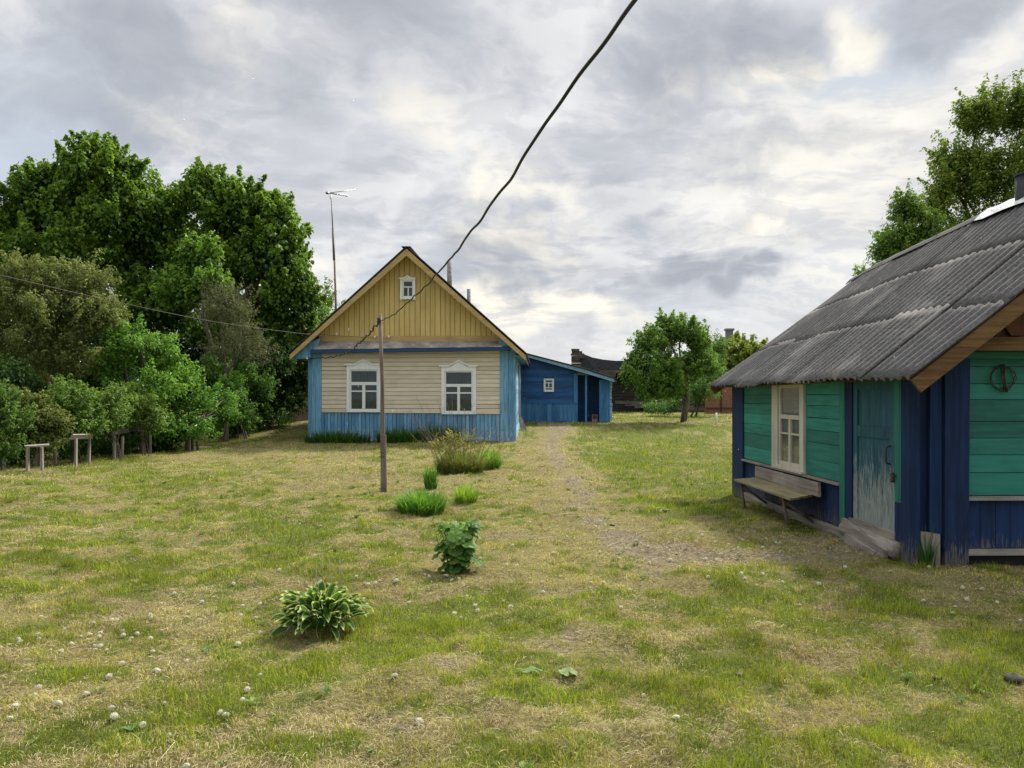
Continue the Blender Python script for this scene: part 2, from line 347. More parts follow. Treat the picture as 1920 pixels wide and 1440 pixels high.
M['navy'] = paint('navy_paint', (.001, .012, .05), (.005, .028, .095), (.065, .058, .052), .40, 'z', (-.2, .7), .66, rough=.8, soft=.10)
M['door'] = paint('teal_door_paint', (.004, .048, .080), (.015, .095, .125), (.15, .175, .17), .5, 'z', (.0, 1.75), .76, soft=.14)
M['oldwood'] = woodmat('weathered_grey_wood', (.16, .14, .12), (.30, .27, .225), 'y')
M['oldwood_z'] = woodmat('weathered_post_wood', (.17, .15, .13), (.33, .30, .26), 'z')
M['oldwood_x'] = woodmat('weathered_rail_wood', (.17, .16, .14), (.36, .33, .29), 'x')
M['bench'] = woodmat('mossy_bench_wood', (.14, .12, .06), (.27, .235, .13), 'y')
M['brown'] = woodmat('brown_stained_wood', (.09, .05, .022), (.17, .10, .045), 'x')
M['brown_z'] = woodmat('dark_brown_boards', (.07, .03, .013), (.12, .055, .025), 'z')
M['pole'] = woodmat('pole_wood', (.10, .08, .065), (.22, .18, .15), 'z')
M['barn'] = woodmat('blackened_log_wood', (.020, .019, .019), (.075, .068, .062), 'x')
M['barn_l'] = woodmat('grey_log_ends', (.04, .036, .032), (.11, .10, .09), 'x')
M['dark'] = plain('gap_shade_black', (.012, .013, .016), .9)  # near-black puts shade into the surfaces behind board gaps
M['black'] = plain('black_rubber', (.012, .012, .012), .55)
M['steel'] = plain('dull_steel', (.22, .22, .23), .45, .6)
M['iron'] = plain('rusty_iron', (.05, .035, .03), .6, .3)
M['asbestos'] = plain('cement_pipe', (.22, .215, .205), .9, 0, .35, 12)
M['soot'] = plain('sooty_pipe', (.022, .024, .035), .8)
M['browniron'] = plain('brown_sheet_fence', (.20, .085, .05), .6)
M['concrete'] = plain('concrete_base', (.15, .16, .165), .9, 0, .3, 10)
M['ceramic'] = plain('white_ceramic', (.7, .7, .68), .3, 0, .05)
M['pinkbox'] = plain('faded_pink_box', (.42, .24, .20), .8)
def tin():
    m, t = new_mat('galvanised_tin'); co = t.node('ShaderNodeTexCoord').outputs['Object']
    n = t.noise(co, 1.7, 6, .65); n2 = t.noise(t.scaled(co, (1, 1, 4)), 6, 5)
    c = t.mix(t.step(n, .35, .65), (.20, .185, .165), (.36, .34, .31)); c = t.mix(t.step(n2, .62, .7), c, (.55, .54, .52)); c = t.mix(t.math('MULTIPLY', t.step(n2, .42, .34), .6), c, (.13, .105, .08))
    out(t, princ(t, c, .5, n2, .25, .01, .5, .25)); return m
M['tin'] = tin()
def roofmat(name, k=1.0):
    m, t = new_mat(name); co = t.node('ShaderNodeTexCoord').outputs['Object']; v = t.attr('v')
    n = t.noise(t.scaled(co, (.6, 1.5, .6)), 60, 4, .75); n2 = t.noise(t.scaled(co, (.5, 1.6, .5)), 16, 6, .7); n3 = t.noise(co, 1.4, 5, .6)
    c = t.mix(t.step(n, .30, .72), (.028 * k, .028 * k, .030 * k), (.185 * k, .18 * k, .17 * k))
    c = t.mix(t.math('MULTIPLY', t.step(n2, .46, .66), .5), c, (.08 * k, .08 * k, .08 * k))
    c = t.mix(t.math('MULTIPLY', t.step(n3, .5, .7), .5), c, (.30 * k, .29 * k, .265 * k))
    c = t.mix(t.step(n2, .66, .72), c, (.42, .41, .37)); c = t.mix(t.math('MULTIPLY', t.step(n3, .42, .30), .5), c, (.07, .068, .06)); c = t.mix(t.math('MULTIPLY', v, .6), c, (.07 * k, .068 * k, .072 * k))
    out(t, princ(t, c, .92, n2, .3, .004, .2)); return m
M['roof'] = roofmat('corrugated_asbestos')
M['roof_dark'] = roofmat('dark_asbestos', .6)
def barnroof():
    m, t = new_mat('tarred_roof'); co = t.node('ShaderNodeTexCoord').outputs['Object']; n = t.noise(co, 6, 6, .7); n2 = t.noise(co, 40, 3, .7)
    c = t.mix(t.step(n, .35, .7), (.006, .007, .008), (.018, .018, .020)); c = t.mix(t.math('MULTIPLY', t.step(n2, .62, .72), .3), c, (.09, .09, .09))
    out(t, princ(t, c, 1.0, n, .8, .03, 0.0)); return m
M['barnroof'] = barnroof()
def glass():
    m, t = new_mat('window_glass'); g = t.node('ShaderNodeBsdfGlossy', i_Color=(.85, .9, .95), i_Roughness=.03); tr = t.node('ShaderNodeBsdfTransparent')
    lw = t.node('ShaderNodeLayerWeight', i_Blend=.35); mx = t.node('ShaderNodeMixShader'); t.put(mx.inputs[0], t.math('ADD', t.math('MULTIPLY', lw.outputs['Fresnel'], .12), .02))
    t.l.new(tr.outputs[0], mx.inputs[1]); t.l.new(g.outputs[0], mx.inputs[2]); out(t, mx.outputs[0]); return m
M['glass'] = glass()
def lace(name, a, b, sc=1.0):
    m, t = new_mat(name); co = t.node('ShaderNodeTexCoord').outputs['Object']
    vo = t.node('ShaderNodeTexVoronoi', i_Vector=t.scaled(co, (1, 1, 1)), i_Scale=38 * sc); n = t.noise(t.scaled(co, (9, 9, .4)), 1.6, 3)
    f = t.math('MULTIPLY', t.step(vo.outputs['Distance'], .42, .2), t.step(n, .38, .62, .35, 1.0)); out(t, princ(t, t.mix(f, a, b), .9)); return m
M['lace'] = lace('lace_curtain', (.008, .022, .024), (.075, .095, .092))
M['shedcurtain'] = lace('dusty_net_curtain', (.12, .12, .10), (.36, .35, .30), 1.5)
M['leaf'] = foliage('leaves', .40, .55, .18)
M['grass'] = foliage('grass_blades', .30, .55, .25)
M['straw'] = foliage('dry_clippings', .12, .75, .15)
M['bark'] = woodmat('bark', (.055, .045, .035), (.14, .12, .095), 'z', .5)
M['puff'] = foliage('seed_fluff', .3, .9, .05)
def groundmat():
    m, t = new_mat('ground_cover'); co = t.node('ShaderNodeTexCoord').outputs['Object']; g = t.attr('green'); b = t.attr('bare')
    n = t.noise(co, 9, 6, .7); n2 = t.noise(co, 45, 5, .7); n3 = t.noise(t.scaled(co, (1.5, 4, 1)), 16, 5, .7, .6)
    straw = t.mix(t.step(n3, .3, .7), (.10, .085, .035), (.30, .27, .12)); green = t.mix(t.step(n2, .3, .7), (.05, .07, .012), (.14, .17, .035))
    soil = t.mix(t.step(n, .3, .7), (.07, .055, .036), (.19, .155, .105)); soil = t.mix(t.math('MULTIPLY', t.step(n3, .48, .60), .7), soil, (.42, .37, .22))
    c = t.mix(t.step(t.math('ADD', g, t.math('MULTIPLY', t.math('SUBTRACT', n, .5), 1.0)), .2, .75), straw, green)
    c = t.mix(t.step(t.math('ADD', b, t.math('MULTIPLY', t.math('SUBTRACT', n, .5), .9)), .25, .6), c, soil)
    c = t.mix(t.math('MULTIPLY', t.step(n2, .48, .36), .45), c, (.07, .055, .03))
    out(t, princ(t, c, .95, t.math('ADD', n3, n2), .9, .03, .1)); return m
M['ground'] = groundmat()

# ------------------------------------------------------------------ ground sheet
def axis_pts(lo, hi, a, b, fine):
    mid = list(np.arange(a, b, fine)); up = []; s = fine; x = b
    while x < hi: up.append(x); s *= 1.045; x += s
    dn = []; s = fine; x = a - fine
    while x > lo: dn.append(x); s *= 1.09; x -= s
    return np.array([lo] + dn[::-1] + mid + up + [hi])
gx = np.concatenate([-axis_pts(-1, 900, 0, 6.0, .055)[2:][::-1], axis_pts(-1, 900, 0, 6.0, .055)[2:]]); gy = axis_pts(-300, 1500, 2.6, 12.0, .05)
gx = np.unique(gx); GX, GY = np.meshgrid(gx, gy); fx, fy = GX.ravel(), GY.ravel()
gzv = ground_z(fx, fy); gg, gb = cover(fx, fy)
nx, ny = len(gx), len(gy); ii = (np.arange(ny - 1)[:, None] * nx + np.arange(nx - 1)[None, :]).ravel()
go = np_mesh('ground', np.stack([fx, fy, gzv], 1), np.stack([ii, ii + 1, ii + nx + 1, ii + nx], 1), M['ground'], fv={'green': gg, 'bare': gb},
             label='mown yard with patches of dry cut grass and a worn path', kind='structure')
go.data.polygons.foreach_set('use_smooth', np.ones(len(go.data.polygons), bool))

# ------------------------------------------------------------------ frames of the buildings
SH = Frame(4.0, 7.75, 0, 1.42)
HO = Frame(*at(578, 742, 28.45)[:2], 0, -2.0)
EX = Frame(*at(975, 742, 36.0)[:2], .50, -2.0)

def blocked(x, y):
    """under buildings: no grass"""
    r = np.zeros(len(x), bool)
    for fr, (a, b, c, d) in ((SH, (0, 5, 0, 5.7)), (HO, (0.05, 7.55, 0.05, 12)), (EX, (0, 4.6, .1, 5))):
        ca, sa = math.cos(-fr.a), math.sin(-fr.a); dx, dy = x - fr.o.x, y - fr.o.y
        lx, ly = dx * ca - dy * sa, dx * sa + dy * ca
        r |= (lx > a) & (lx < b) & (ly > c) & (ly < d)
    return r

# ------------------------------------------------------------------ grass and clippings
def blades(x, y, z, h, wd, col, lean, heading=None, curl=.5, flat=False):
    n = len(x); a = rng.uniform(0, 2 * np.pi, n) if heading is None else heading
    dx, dy = np.cos(a), np.sin(a); sx, sy = -dy, dx
    f = rng.uniform(0, 2 * np.pi, n) if not flat else a + np.pi / 2
    sx, sy = np.cos(f), np.sin(f)
    l1 = lean * h * .35; l2 = lean * h * (1.0 + curl * .4); z1 = h * np.sqrt(np.clip(1 - lean ** 2 * .3, .05, 1)) * .5; z2 = h * np.sqrt(np.clip(1 - lean ** 2 * .8, .02, 1))
    V = np.empty((n, 5, 3)); hw = wd / 2
    V[:, 0] = np.stack([x - sx * hw, y - sy * hw, z - .01], 1); V[:, 1] = np.stack([x + sx * hw, y + sy * hw, z - .01], 1)
    V[:, 2] = np.stack([x + dx * l1 - sx * hw * .8, y + dy * l1 - sy * hw * .8, z + z1], 1); V[:, 3] = np.stack([x + dx * l1 + sx * hw * .8, y + dy * l1 + sy * hw * .8, z + z1], 1)
    V[:, 4] = np.stack([x + dx * l2, y + dy * l2, z + z2], 1)
    b = np.arange(n)[:, None] * 5
    Fc = np.concatenate([b + np.array([0, 1, 3]), b + np.array([0, 3, 2]), b + np.array([2, 3, 4])], 0)
    cc = np.repeat(col[:, None, :], 5, 1); cc[:, 0:2] *= .8; cc[:, 4] *= 1.1
    return V.reshape(-1, 3), Fc, cc.reshape(-1, 3)
def scatter(y0, y1, dens, spread=.74, pad=1.6):
    area = (y1 - y0) * (spread * (y0 + y1) + 2 * pad); n = int(area * dens)
    y = rng.uniform(y0, y1, n * 2); hwid = spread * y + pad; keep = rng.uniform(0, spread * y1 + pad, n * 2) < hwid; y = y[keep][:n]
    x = rng.uniform(-1, 1, len(y)) * (spread * y + pad); k = ~blocked(x, y); return x[k], y[k]
G1 = np.array([.12, .175, .012]); G2 = np.array([.37, .44, .03]); S1 = np.array([.33, .28, .07]); S2 = np.array([.72, .64, .215]); BR = np.array([.20, .115, .055])
VV, FF, CC = [], [], []; off = 0
for y0, y1, dens, wmul in ((2.6, 4, 9000, .8), (4, 6, 6500, .9), (6, 9, 3200, 1.2), (9, 14, 1300, 1.7), (14, 22, 420, 2.9), (22, 34, 160, 4.5), (34, 62, 40, 8)):
    x, y = scatter(y0, y1, dens); g, b = cover(x, y); z = ground_z(x, y); n = len(x)
    clump = fbm(x, y, 2.2, 71, 3); u = rng.random(n)
    isg = u < (.16 + .70 * g); keep = rng.random(n) > b * .88; 
    h = np.where(isg, .014 + .042 * g * (clump * 1.5) + rng.exponential(.005, n), .008 + .013 * clump + rng.exponential(.004, n)); h *= (.75 + .5 * rng.random(n)) * (1 + (wmul - 1) * .12) * (.65 + 1.1 * sstep(fbm(x, y, 4.2, 73, 3), .42, .68))
    t = rng.random(n)[:, None]; tt = fbm(x, y, .6, 81, 2)[:, None]
    cg = G1 * (1 - t) + G2 * t; cg = cg * (.75 + .5 * tt) + (np.array([.08, .05, .0]) * (1 - g)[:, None])
    cs = S1 * (1 - t) + S2 * t; rb = sstep(fbm(x, y, 1.2, 91, 3), .52, .70)[:, None]; cs = cs * (1 - .85 * rb) + BR * .85 * rb
    col = np.where(isg[:, None], cg, cs) * rng.uniform(.5, 1.3, n)[:, None] * (.45 + 1.1 * fbm(x, y, 3.2, 83, 4))[:, None]
    lean = np.clip(np.where(isg, rng.uniform(.1, .9, n), rng.uniform(.5, 1.05, n)), 0, 1.08)
    V, Fc, cc = blades(x[keep], y[keep], z[keep], h[keep], (.0030 * wmul * rng.uniform(.7, 1.3, n))[keep], col[keep], lean[keep])
    VV.append(V); FF.append(Fc + off); CC.append(cc); off += len(V)
# taller tufts and broad-leaved weeds among the mown grass
x, y = scatter(2.8, 16, 7.5); g, b = cover(x, y); k = rng.random(len(x)) < .18 + .8 * g; x, y, g, b = x[k], y[k], g[k], b[k]; nb = rng.integers(14, 46, len(x)); ti = np.repeat(np.arange(len(x)), nb); m_ = len(ti)
rad = rng.uniform(.02, .09, len(x))[ti] * np.sqrt(rng.random(m_)); aa = rng.uniform(0, 6.283, m_); bx, by = x[ti] + np.cos(aa) * rad * 1.4, y[ti] + np.sin(aa) * rad; th = rng.uniform(.035, .085, len(x))[ti] * rng.uniform(.5, 1.2, m_); tc = rng.random(len(x)); kind = (rng.random(len(x)) < .72)[ti][:, None]
t = np.clip(tc[ti] + rng.normal(0, .2, m_), 0, 1)[:, None]; col = np.where(kind, np.array([.07, .14, .012]) * (1 - t) + np.array([.27, .37, .03]) * t, np.array([.36, .31, .10]) * (1 - t) + np.array([.62, .56, .25]) * t) * rng.uniform(.6, 1.2, m_)[:, None]
V, Fc, cc = blades(bx, by, ground_z(bx, by), th, .0032 * np.maximum(1, by / 6) * rng.uniform(.7, 1.4, m_), col, rng.uniform(.2, 1.0, m_)); VV.append(V); FF.append(Fc + off); CC.append(cc); off += len(V)
x, y = scatter(2.8, 20, 5.0); k = fbm(x, y, .7, 151, 3) > .46; x, y = x[k], y[k]; nb = rng.integers(4, 9, len(x)); ti = np.repeat(np.arange(len(x)), nb); m_ = len(ti); aa = rng.uniform(0, 6.283, m_); L = rng.uniform(.025, .06, len(x))[ti] * rng.uniform(.6, 1.2, m_); wl_ = L * .42; z = ground_z(x[ti], y[ti]) + .008; dx, dy = np.cos(aa), np.sin(aa); V = np.empty((m_, 5, 3)); up_ = rng.uniform(.1, .7, m_) * L
V[:, 0] = np.stack([x[ti], y[ti], z], 1); V[:, 1] = np.stack([x[ti] + dx * L * .5 - dy * wl_ * .5, y[ti] + dy * L * .5 + dx * wl_ * .5, z + up_ * .8], 1); V[:, 3] = np.stack([x[ti] + dx * L * .5 + dy * wl_ * .5, y[ti] + dy * L * .5 - dx * wl_ * .5, z + up_ * .8], 1); V[:, 2] = np.stack([x[ti] + dx * L * .5, y[ti] + dy * L * .5, z + up_ * .6], 1); V[:, 4] = np.stack([x[ti] + dx * L, y[ti] + dy * L, z + up_], 1)
b5 = np.arange(m_)[:, None] * 5; Fc = np.concatenate([b5 + np.array(q) for q in ((0, 2, 1), (0, 3, 2), (1, 2, 4), (2, 3, 4))], 0); col = (np.array([.06, .13, .02]) + rng.random(len(x))[ti][:, None] * np.array([.10, .14, .03])) * rng.uniform(.8, 1.2, m_)[:, None]; VV.append(V.reshape(-1, 3)); FF.append(Fc + off); CC.append(np.repeat(col, 5, 0)); off += len(V) * 5
np_mesh('grass', np.concatenate(VV), np.concatenate(FF), M['grass'], col=np.concatenate(CC), label='short mown grass, green and straw coloured in patches', kind='stuff')
def ribbons(x, y, z, L, wd, head, col, bend, tilt):
    """lying stalks: three quads, curved in plan"""
    n = len(x); V = np.empty((n, 8, 3))
    for i, s in enumerate((-.5, -.17, .17, .5)):
        a = head + bend * s; cx = x + np.cos(a) * L * s; cy = y + np.sin(a) * L * s; cz = z + tilt * L * s + .006 * (1 - (2 * s) ** 2)
        nxp, nyp = -np.sin(a) * wd / 2, np.cos(a) * wd / 2
        V[:, i * 2] = np.stack([cx - nxp, cy - nyp, cz], 1); V[:, i * 2 + 1] = np.stack([cx + nxp, cy + nyp, cz + wd * .4], 1)
    b = np.arange(n)[:, None] * 8; Fc = np.concatenate([b + np.array([k, k + 1, k + 3, k + 2]) for k in (0, 2, 4)], 0)
    return V.reshape(-1, 3), Fc, np.repeat(col, 8, 0)
VV, FF, CC = [], [], []; off = 0
for y0, y1, dens, wmul in ((2.6, 4.5, 5200, .75), (4.5, 7, 3000, .95), (7, 11, 560, 1.6), (11, 18, 300, 2.2), (18, 30, 110, 3.4)):
    x, y = scatter(y0, y1, dens); g, b = cover(x, y); n = len(x); cl = fbm(x, y, 1.3, 101, 3)
    keep = rng.random(n) < np.clip(1.05 - g * 1.0 - b * .35, 0.10, 1) * sstep(cl, .25, .6); x, y, cl = x[keep], y[keep], cl[keep]; n = len(x)
    L = rng.uniform(.014, .055, n) * (1 + (wmul - 1) * .35); long_ = rng.random(n) < .006; L = np.where(long_, L * 3, L)
    t = rng.random(n)[:, None]; rb = sstep(fbm(x, y, 1.5, 91, 3), .54, .70)[:, None]; col = (np.array([.34, .28, .15]) * (1 - t) + np.array([.58, .51, .28]) * t) * (1 - .5 * rb) + np.array([.22, .14, .08]) * .5 * rb
    flow = np.pi * 2 * fbm(x, y, .8, 111, 2)
    V, Fc, cc = ribbons(x, y, ground_z(x, y) + rng.uniform(.004, .03, n) * (cl * 1.5), L, .0021 * wmul * rng.uniform(.6, 1.4, n), np.where(rng.random(n) < .4, flow, rng.uniform(0, 6.3, n)), col * rng.uniform(.45, 1.0, n)[:, None], rng.normal(0, .2, n), rng.normal(0, .14, n))
    VV.append(V); FF.append(Fc + off); CC.append(cc); off += len(V)
np_mesh('dry_clippings', np.concatenate(VV), np.concatenate(FF), M['straw'], col=np.concatenate(CC), label='dry cut grass and straw lying over the yard', kind='stuff')

# ------------------------------------------------------------------ window builder (front-facing)
def front_window(parent, fr, outer, sash, panes, bars, apex=None, cornice=None, ly=-.03, curtain='lace', name='window', off=0.0):
    """all rectangles are (x0,y0,x1,y1) photo pixels on the wall plane"""
    P = lambda px, py: fr.front(px, py, 0.0)
    m = MB(); (x0, z1), (x1, z0) = P(outer[0], outer[1]), P(outer[2], outer[3]); (a0, b1), (a1, b0) = P(sash[0], sash[1]), P(sash[2], sash[3])
    m.box(x0, a0, ly - .03, .04, z0, z1, .5); m.box(a1, x1, ly - .03, .04, z0, z1, .5)
    m.box(a0, a1, ly - .028, .04, z0, b0, .55)
    if apex:
        ax, az = P(*apex); h = z1 - .0
        m.prism([(a0, b1), (a1, b1), (a1, h), (ax + .52 * (x1 - ax) * .9, h), (ax, az - .03), (ax - .52 * (ax - x0) * .9, h), (a0, h)], ly - .032, .04, .5)
    else: m.box(a0, a1, ly - .028, .04, b1, z1, .5)
    wn = m.build(name, M['white'], parent)
    sd_ = off
    if cornice:
        c = MB(); cx0, cz = P(cornice[0], cornice[1]); cx1, _ = P(cornice[2], cornice[1]); ax, az = P(*apex); hw = (cx1 - cx0) / 2
        pts = [(cx0, cz), (ax - hw * .52, cz), (ax, az), (ax + hw * .52, cz), (cx1, cz)]
        lo = [(a, b - .05) for a, b in pts]
        for i in range(4):
            c.prism([lo[i], lo[i + 1], pts[i + 1], pts[i]], ly - .075, ly + .02, .6)
        c.build('cornice', M['white'], wn)
    s = MB()                                                        # sash: frame and glazing bars
    fw = .05
    s.box(a0 + .003, a0 + fw, ly + .0, .03 + off, b0 + .003, b1 - .003, .4); s.box(a1 - fw, a1 - .003, ly + .0, .03, b0 + .003, b1 - .003, .4)
    s.box(a0 + fw, a1 - fw, ly + .0, .03, b1 - fw, b1 - .003, .4); s.box(a0 + fw, a1 - fw, ly + .0, .03, b0 + .003, b0 + fw + .01, .4)
    for q in bars:
        (c0, d1), (c1, d0) = P(q[0], q[1]), P(q[2], q[3]); s.box(max(c0, a0 + fw + .001), min(c1, a1 - fw - .001), ly + (.002 if c1 - c0 < d1 - d0 else -.004), .028, d0, d1, .4)
    s.build('sash', M['white'], wn)
    g = MB(); g.box(a0 + fw - .01, a1 - fw + .01, .004 + off, .008 + off, b0 + fw, b1 - fw + .01, .5); g.build('pane', M['glass'], wn)
    k = MB(); n = 24; vs = []
    for i in range(n + 1):
        xx = a0 + fw + (a1 - a0 - 2 * fw) * i / n; yy = .034 + off + .006 * math.sin(i * 1.9); vs += [(xx, yy, b0 + fw), (xx, yy, b1 - fw)]
    k.add(vs, [(2 * i, 2 * i + 2, 2 * i + 3, 2 * i + 1) for i in range(n)], .5, True); k.build('curtain', M[curtain], wn)
    return wn

def cut_spans(x0, x1, holes):
    segs = [(x0, x1)]
    for a, b in holes:
        ns = []
        for s, e in segs:
            if b <= s or a >= e: ns.append((s, e))
            else:
                if a > s: ns.append((s, a))
                if b < e: ns.append((b, e))
        segs = ns
    return segs

# ------------------------------------------------------------------ yellow and blue house
house = empty('wooden_house', HO.o, HO.a, label='wooden house with ochre gable, cream clapboards and blue skirting boards', cat='house')
HP = lambda px, py, ly=0.0: HO.front(px, py, ly)
HW = HP(967, 742)[0]                                   # width
m = MB(); m.box(.05, HW - .02, .05, 12, .12, 3.6); m.build('wall', M['dark'], house)  # wall core coloured near-black so gaps in the siding read as shadow
m = MB(); m.box(.04, HW - .01, .04, 12.02, -.25, .12); m.build('foundation', M['concrete'], house)
wl = [HP(650.5, 0)[0], HP(715, 0)[0]]; wr = [HP(828, 0)[0], HP(893, 0)[0]]
m = MB(); zt = HP(0, 657)[1]; xs0, xs1 = HP(603, 0)[0], HP(937.5, 0)[0]
bot = HP(0, 773.5)[1]; n = 15; ch = (zt - bot) / n
for i in range(n):
    z0 = bot + i * ch
    for a, b in cut_spans(xs0, xs1, [(wl[0] + .01, wl[1] - .01), (wr[0] + .01, wr[1] - .01)] if z0 < HP(0, 694)[1] else []):
        dz_ = 0 if i else (-.05 if a > 5.9 else -.02 if a > 1.5 else 0)
        jt = random.uniform(-.004, .004)
        m.prism([(.049, z0 + dz_ + .009), (-.016, z0 + dz_ + .009 + jt), (-.020, z0 + dz_ + .02 + jt), (-.008, z0 + ch - .002), (.049, z0 + ch - .002)], a, b, random.uniform(.25, .75), axis='x')
# boards with a prism along x use (y,z) pairs
m.build('clapboard_siding', M['cream'], house)
m = MB(); x = HP(602, 0)[0]
while x < xs1 - .02:
    ww = random.uniform(.115, .165); e = min(x + ww, xs1); m.box(x + .008, e - .008, .012 + random.uniform(-.005, .005), .049, .055 + random.uniform(-.02, .01), bot + .02 - .02, None); x = e
m.build('skirting_boards', M['blue'], house)
for k, (pa, pb) in enumerate(((578, 602.5), (937.8, 967))):
    a, b = HP(pa, 0)[0], HP(pb, 0)[0]; m = MB(); q = (b - a)
    top = 3.42
    if k == 0: m.box(a, a + q * .30, -.02, .30, .06, top, .2); m.box(a + q * .31, a + q * .63, -.055, .048, .06, top, .5); m.box(a + q * .64, b, -.055, .048, .06, top, .65)
    else: m.box(a, a + q * .26, -.055, .048, .0, top, .6); m.box(a + q * .27, a + q * .52, -.06, .048, .0, top, .55); m.box(a + q * .53, a + q * .80, -.03, .048, .0, top, .25); m.box(a + q * .81, b, -.035, .35, .0, top, .45)
    m.build('corner_post', M['blue'], house)
m = MB(); m.box(HP(583, 0)[0], HP(600, 0)[0], -.05, .04, -.15, .055); m.build('corner_footing', M['concrete'], house)
m = MB()                                               # house side clapboards along the right edge, sidelight painted in as paler blue
for i in range(20): m.box(HW - .019, HW + .012, .36, 12, .1 + i * .168, .1 + i * .168 + .163)
m.build('side_siding', M['blue_pale'], house)
front_window(house, HO, (650.5, 683, 715, 772.8), (656.3, 693.3, 709, 769.7), None, [(656, 716.3, 709, 722.0), (679.4, 722, 685, 766), (656, 732.3, 679.4, 734.6), (685, 732.3, 709, 734.6)], (682, 673), (645.6, 682.6, 717.5))
front_window(house, HO, (828, 687, 893, 776.6), (833.8, 695.6, 886.6, 773.5), None, [(834, 720, 887, 725.3), (857.5, 725, 862.5, 770), (834, 735.5, 857.5, 738), (862.5, 735.5, 887, 738)], (860.5, 674.2), (824, 685, 896.5))
# gable: vertical ochre boards
m = MB(); pk = HP(762, 474, -.02); zb = HP(0, 632)[1]; zr = HP(0, 641.5)[1]
lslope = (pk[1] - 3.2) / (pk[0] + .68); rslope = (pk[1] - 3.2) / (HP(985, 0)[0] - pk[0])
def gtop(x): return pk[1] - (pk[0] - x) * lslope if x < pk[0] else pk[1] - (x - pk[0]) * rslope
x = HP(598, 0)[0]; xe = HP(944, 0)[0]
while x < xe:
    ww = random.uniform(.17, .205); e = min(x + ww, xe); oy = random.uniform(-.004, .004)
    t0, t1 = gtop(x + .008), gtop(e - .008)
    if max(t0, t1) > zb + .05:
        pts = [(x + .008, zb), (e - .008, zb), (e - .008, max(t1, zb + .001)), (x + .008, max(t0, zb + .001))]
        if x < pk[0] < e: pts.insert(3, (pk[0], pk[1]))
        m.prism(pts, .0 + oy, .04, random.uniform(.35, .65))
    x = e
m.build('gable_boards', M['yellow'], house)
m = MB(); m.box(HP(598, 0)[0], HP(944, 0)[0], -.025, .04, zr, zb - .002, .5); m.build('gable_rail', M['yellow_x'], house)
m = MB(); m.prism([(-.5, 3.2), (pk[0], pk[1] - .05), (HW + .1, 3.5), (HW - .3, 3.2)], .045, .09, .5); m.build('gable_backing', M['dark'], house)  # near-black sheet paints shade into the gable board gaps
# attic window
wn = front_window(house, HO, (751, 521, 779.3, 561), (755, 526, 776, 558.5), None, [(755, 537.5, 776, 539.6), (764.8, 540, 767, 558)], (765, 517), (750, 521.5, 780), ly=-.075, off=-.048, name='attic_window', curtain='lace')
m = MB(); (a, b), (c, d) = HP(751, 563.5), HP(779.3, 558.5); mid = (a + c) / 2
m.prism([(a, d), (a, b), (a + .12, b + .03), (mid - .08, b + .02), (mid, b + .07), (mid + .08, b + .02), (c - .12, b + .03), (c, b), (c, d)], -.068, -.03, .5); m.build('carved_apron', M['white'], wn)
# tin ledge under the gable, with blue fascia
m = MB(); x0, x1 = HP(594, 0)[0], HP(944, 0)[0]
t0, t1 = HP(0, 655.5, -.38)[1], HP(0, 651.5, -.38)[1]; N = 26; zin = zr - .002
vs = []
for i in range(N + 1):
    u = i / N; xx = x0 + (x1 - x0) * u; ins = .18 * (1 - u) if u < .02 else 0
    zo = t0 + (t1 - t0) * u + random.uniform(-.008, .008); vs += [(xx, -.026, zin), (xx, -.40, zo), (xx, -.40, zo - .02)]
fs = [];
for i in range(N): a = 3 * i; fs += [(a, a + 1, a + 4, a + 3), (a + 1, a + 2, a + 5, a + 4)]
m.add(vs, fs, .5); m.build('tin_ledge', M['tin'], house)
m = MB(); xa, xb = HP(583, 0, -.38)[0], HP(957, 0, -.38)[0]
vs = [(xa, -.375, t0 - .15), (xb, -.375, t1 - .13), (xb, -.375, t1 - .021), (xa, -.375, t0 - .021), (xa, .045, t0 - .15), (xb, .045, t1 - .13), (xb, .045, t1 - .021), (xa, .045, t0 - .021)]
m.add(vs, [(0, 1, 2, 3), (4, 7, 6, 5), (0, 4, 5, 1), (3, 2, 6, 7), (0, 3, 7, 4), (1, 5, 6, 2)], .4); m.build('fascia', M['blue_trim'], house)
# roof, corrugated cement sheets
OV = -.55
pkx, pkz = HO.front(762, 466, OV); lx, lz = HO.front(543, 665, OV); rx, rz = HO.front(985.5, 666, OV)
def slope_sheet(x0, z0, x1, z1, ya, yb, per, amp, ns, thick, mb, ofs=0.0):
    d = Vector((x1 - x0, 0, z1 - z0)); nrm = Vector((-d.z, 0, d.x)).normalized(); nrm = nrm if nrm.z > 0 else -nrm
    n = int((yb - ya) / per * 6); vs = []
    for i in range(n + 1):
        y = ya + (yb - ya) * i / n; hgt = amp * math.cos(2 * math.pi * (y - ya) / per) + ofs
        for j in range(ns + 1):
            t = j / ns; vs.append((x0 + d.x * t + nrm.x * hgt, y, z0 + d.z * t + nrm.z * hgt))
    k = ns + 1; fs = [(i * k + j, i * k + j + 1, (i + 1) * k + j + 1, (i + 1) * k + j) for i in range(n) for j in range(ns)]
    mb.add(vs, fs, None, True)
m = MB(); slope_sheet(lx - .03, lz - .0, pkx, pkz + .035, OV - .02, 12.5, .18, .022, 6, .01, m, .03); slope_sheet(rx + .03, rz, pkx, pkz + .035, OV - .02, 12.5, .18, .022, 6, .01, m, .03)
ro = m.build('roof', M['roof_dark'], house); md = ro.modifiers.new('thick', 'SOLIDIFY'); md.thickness = .014
m = MB(); m.plank((pkx, OV - .03, pkz + .07), (pkx, 12.5, pkz + .07), .30, .02, (1, 0, 0)); m.box(pkx - .17, pkx + .03, OV - .1, OV + .3, pkz + .05, pkz + .065); m.build('ridge_cap', M['roof_dark'], house)
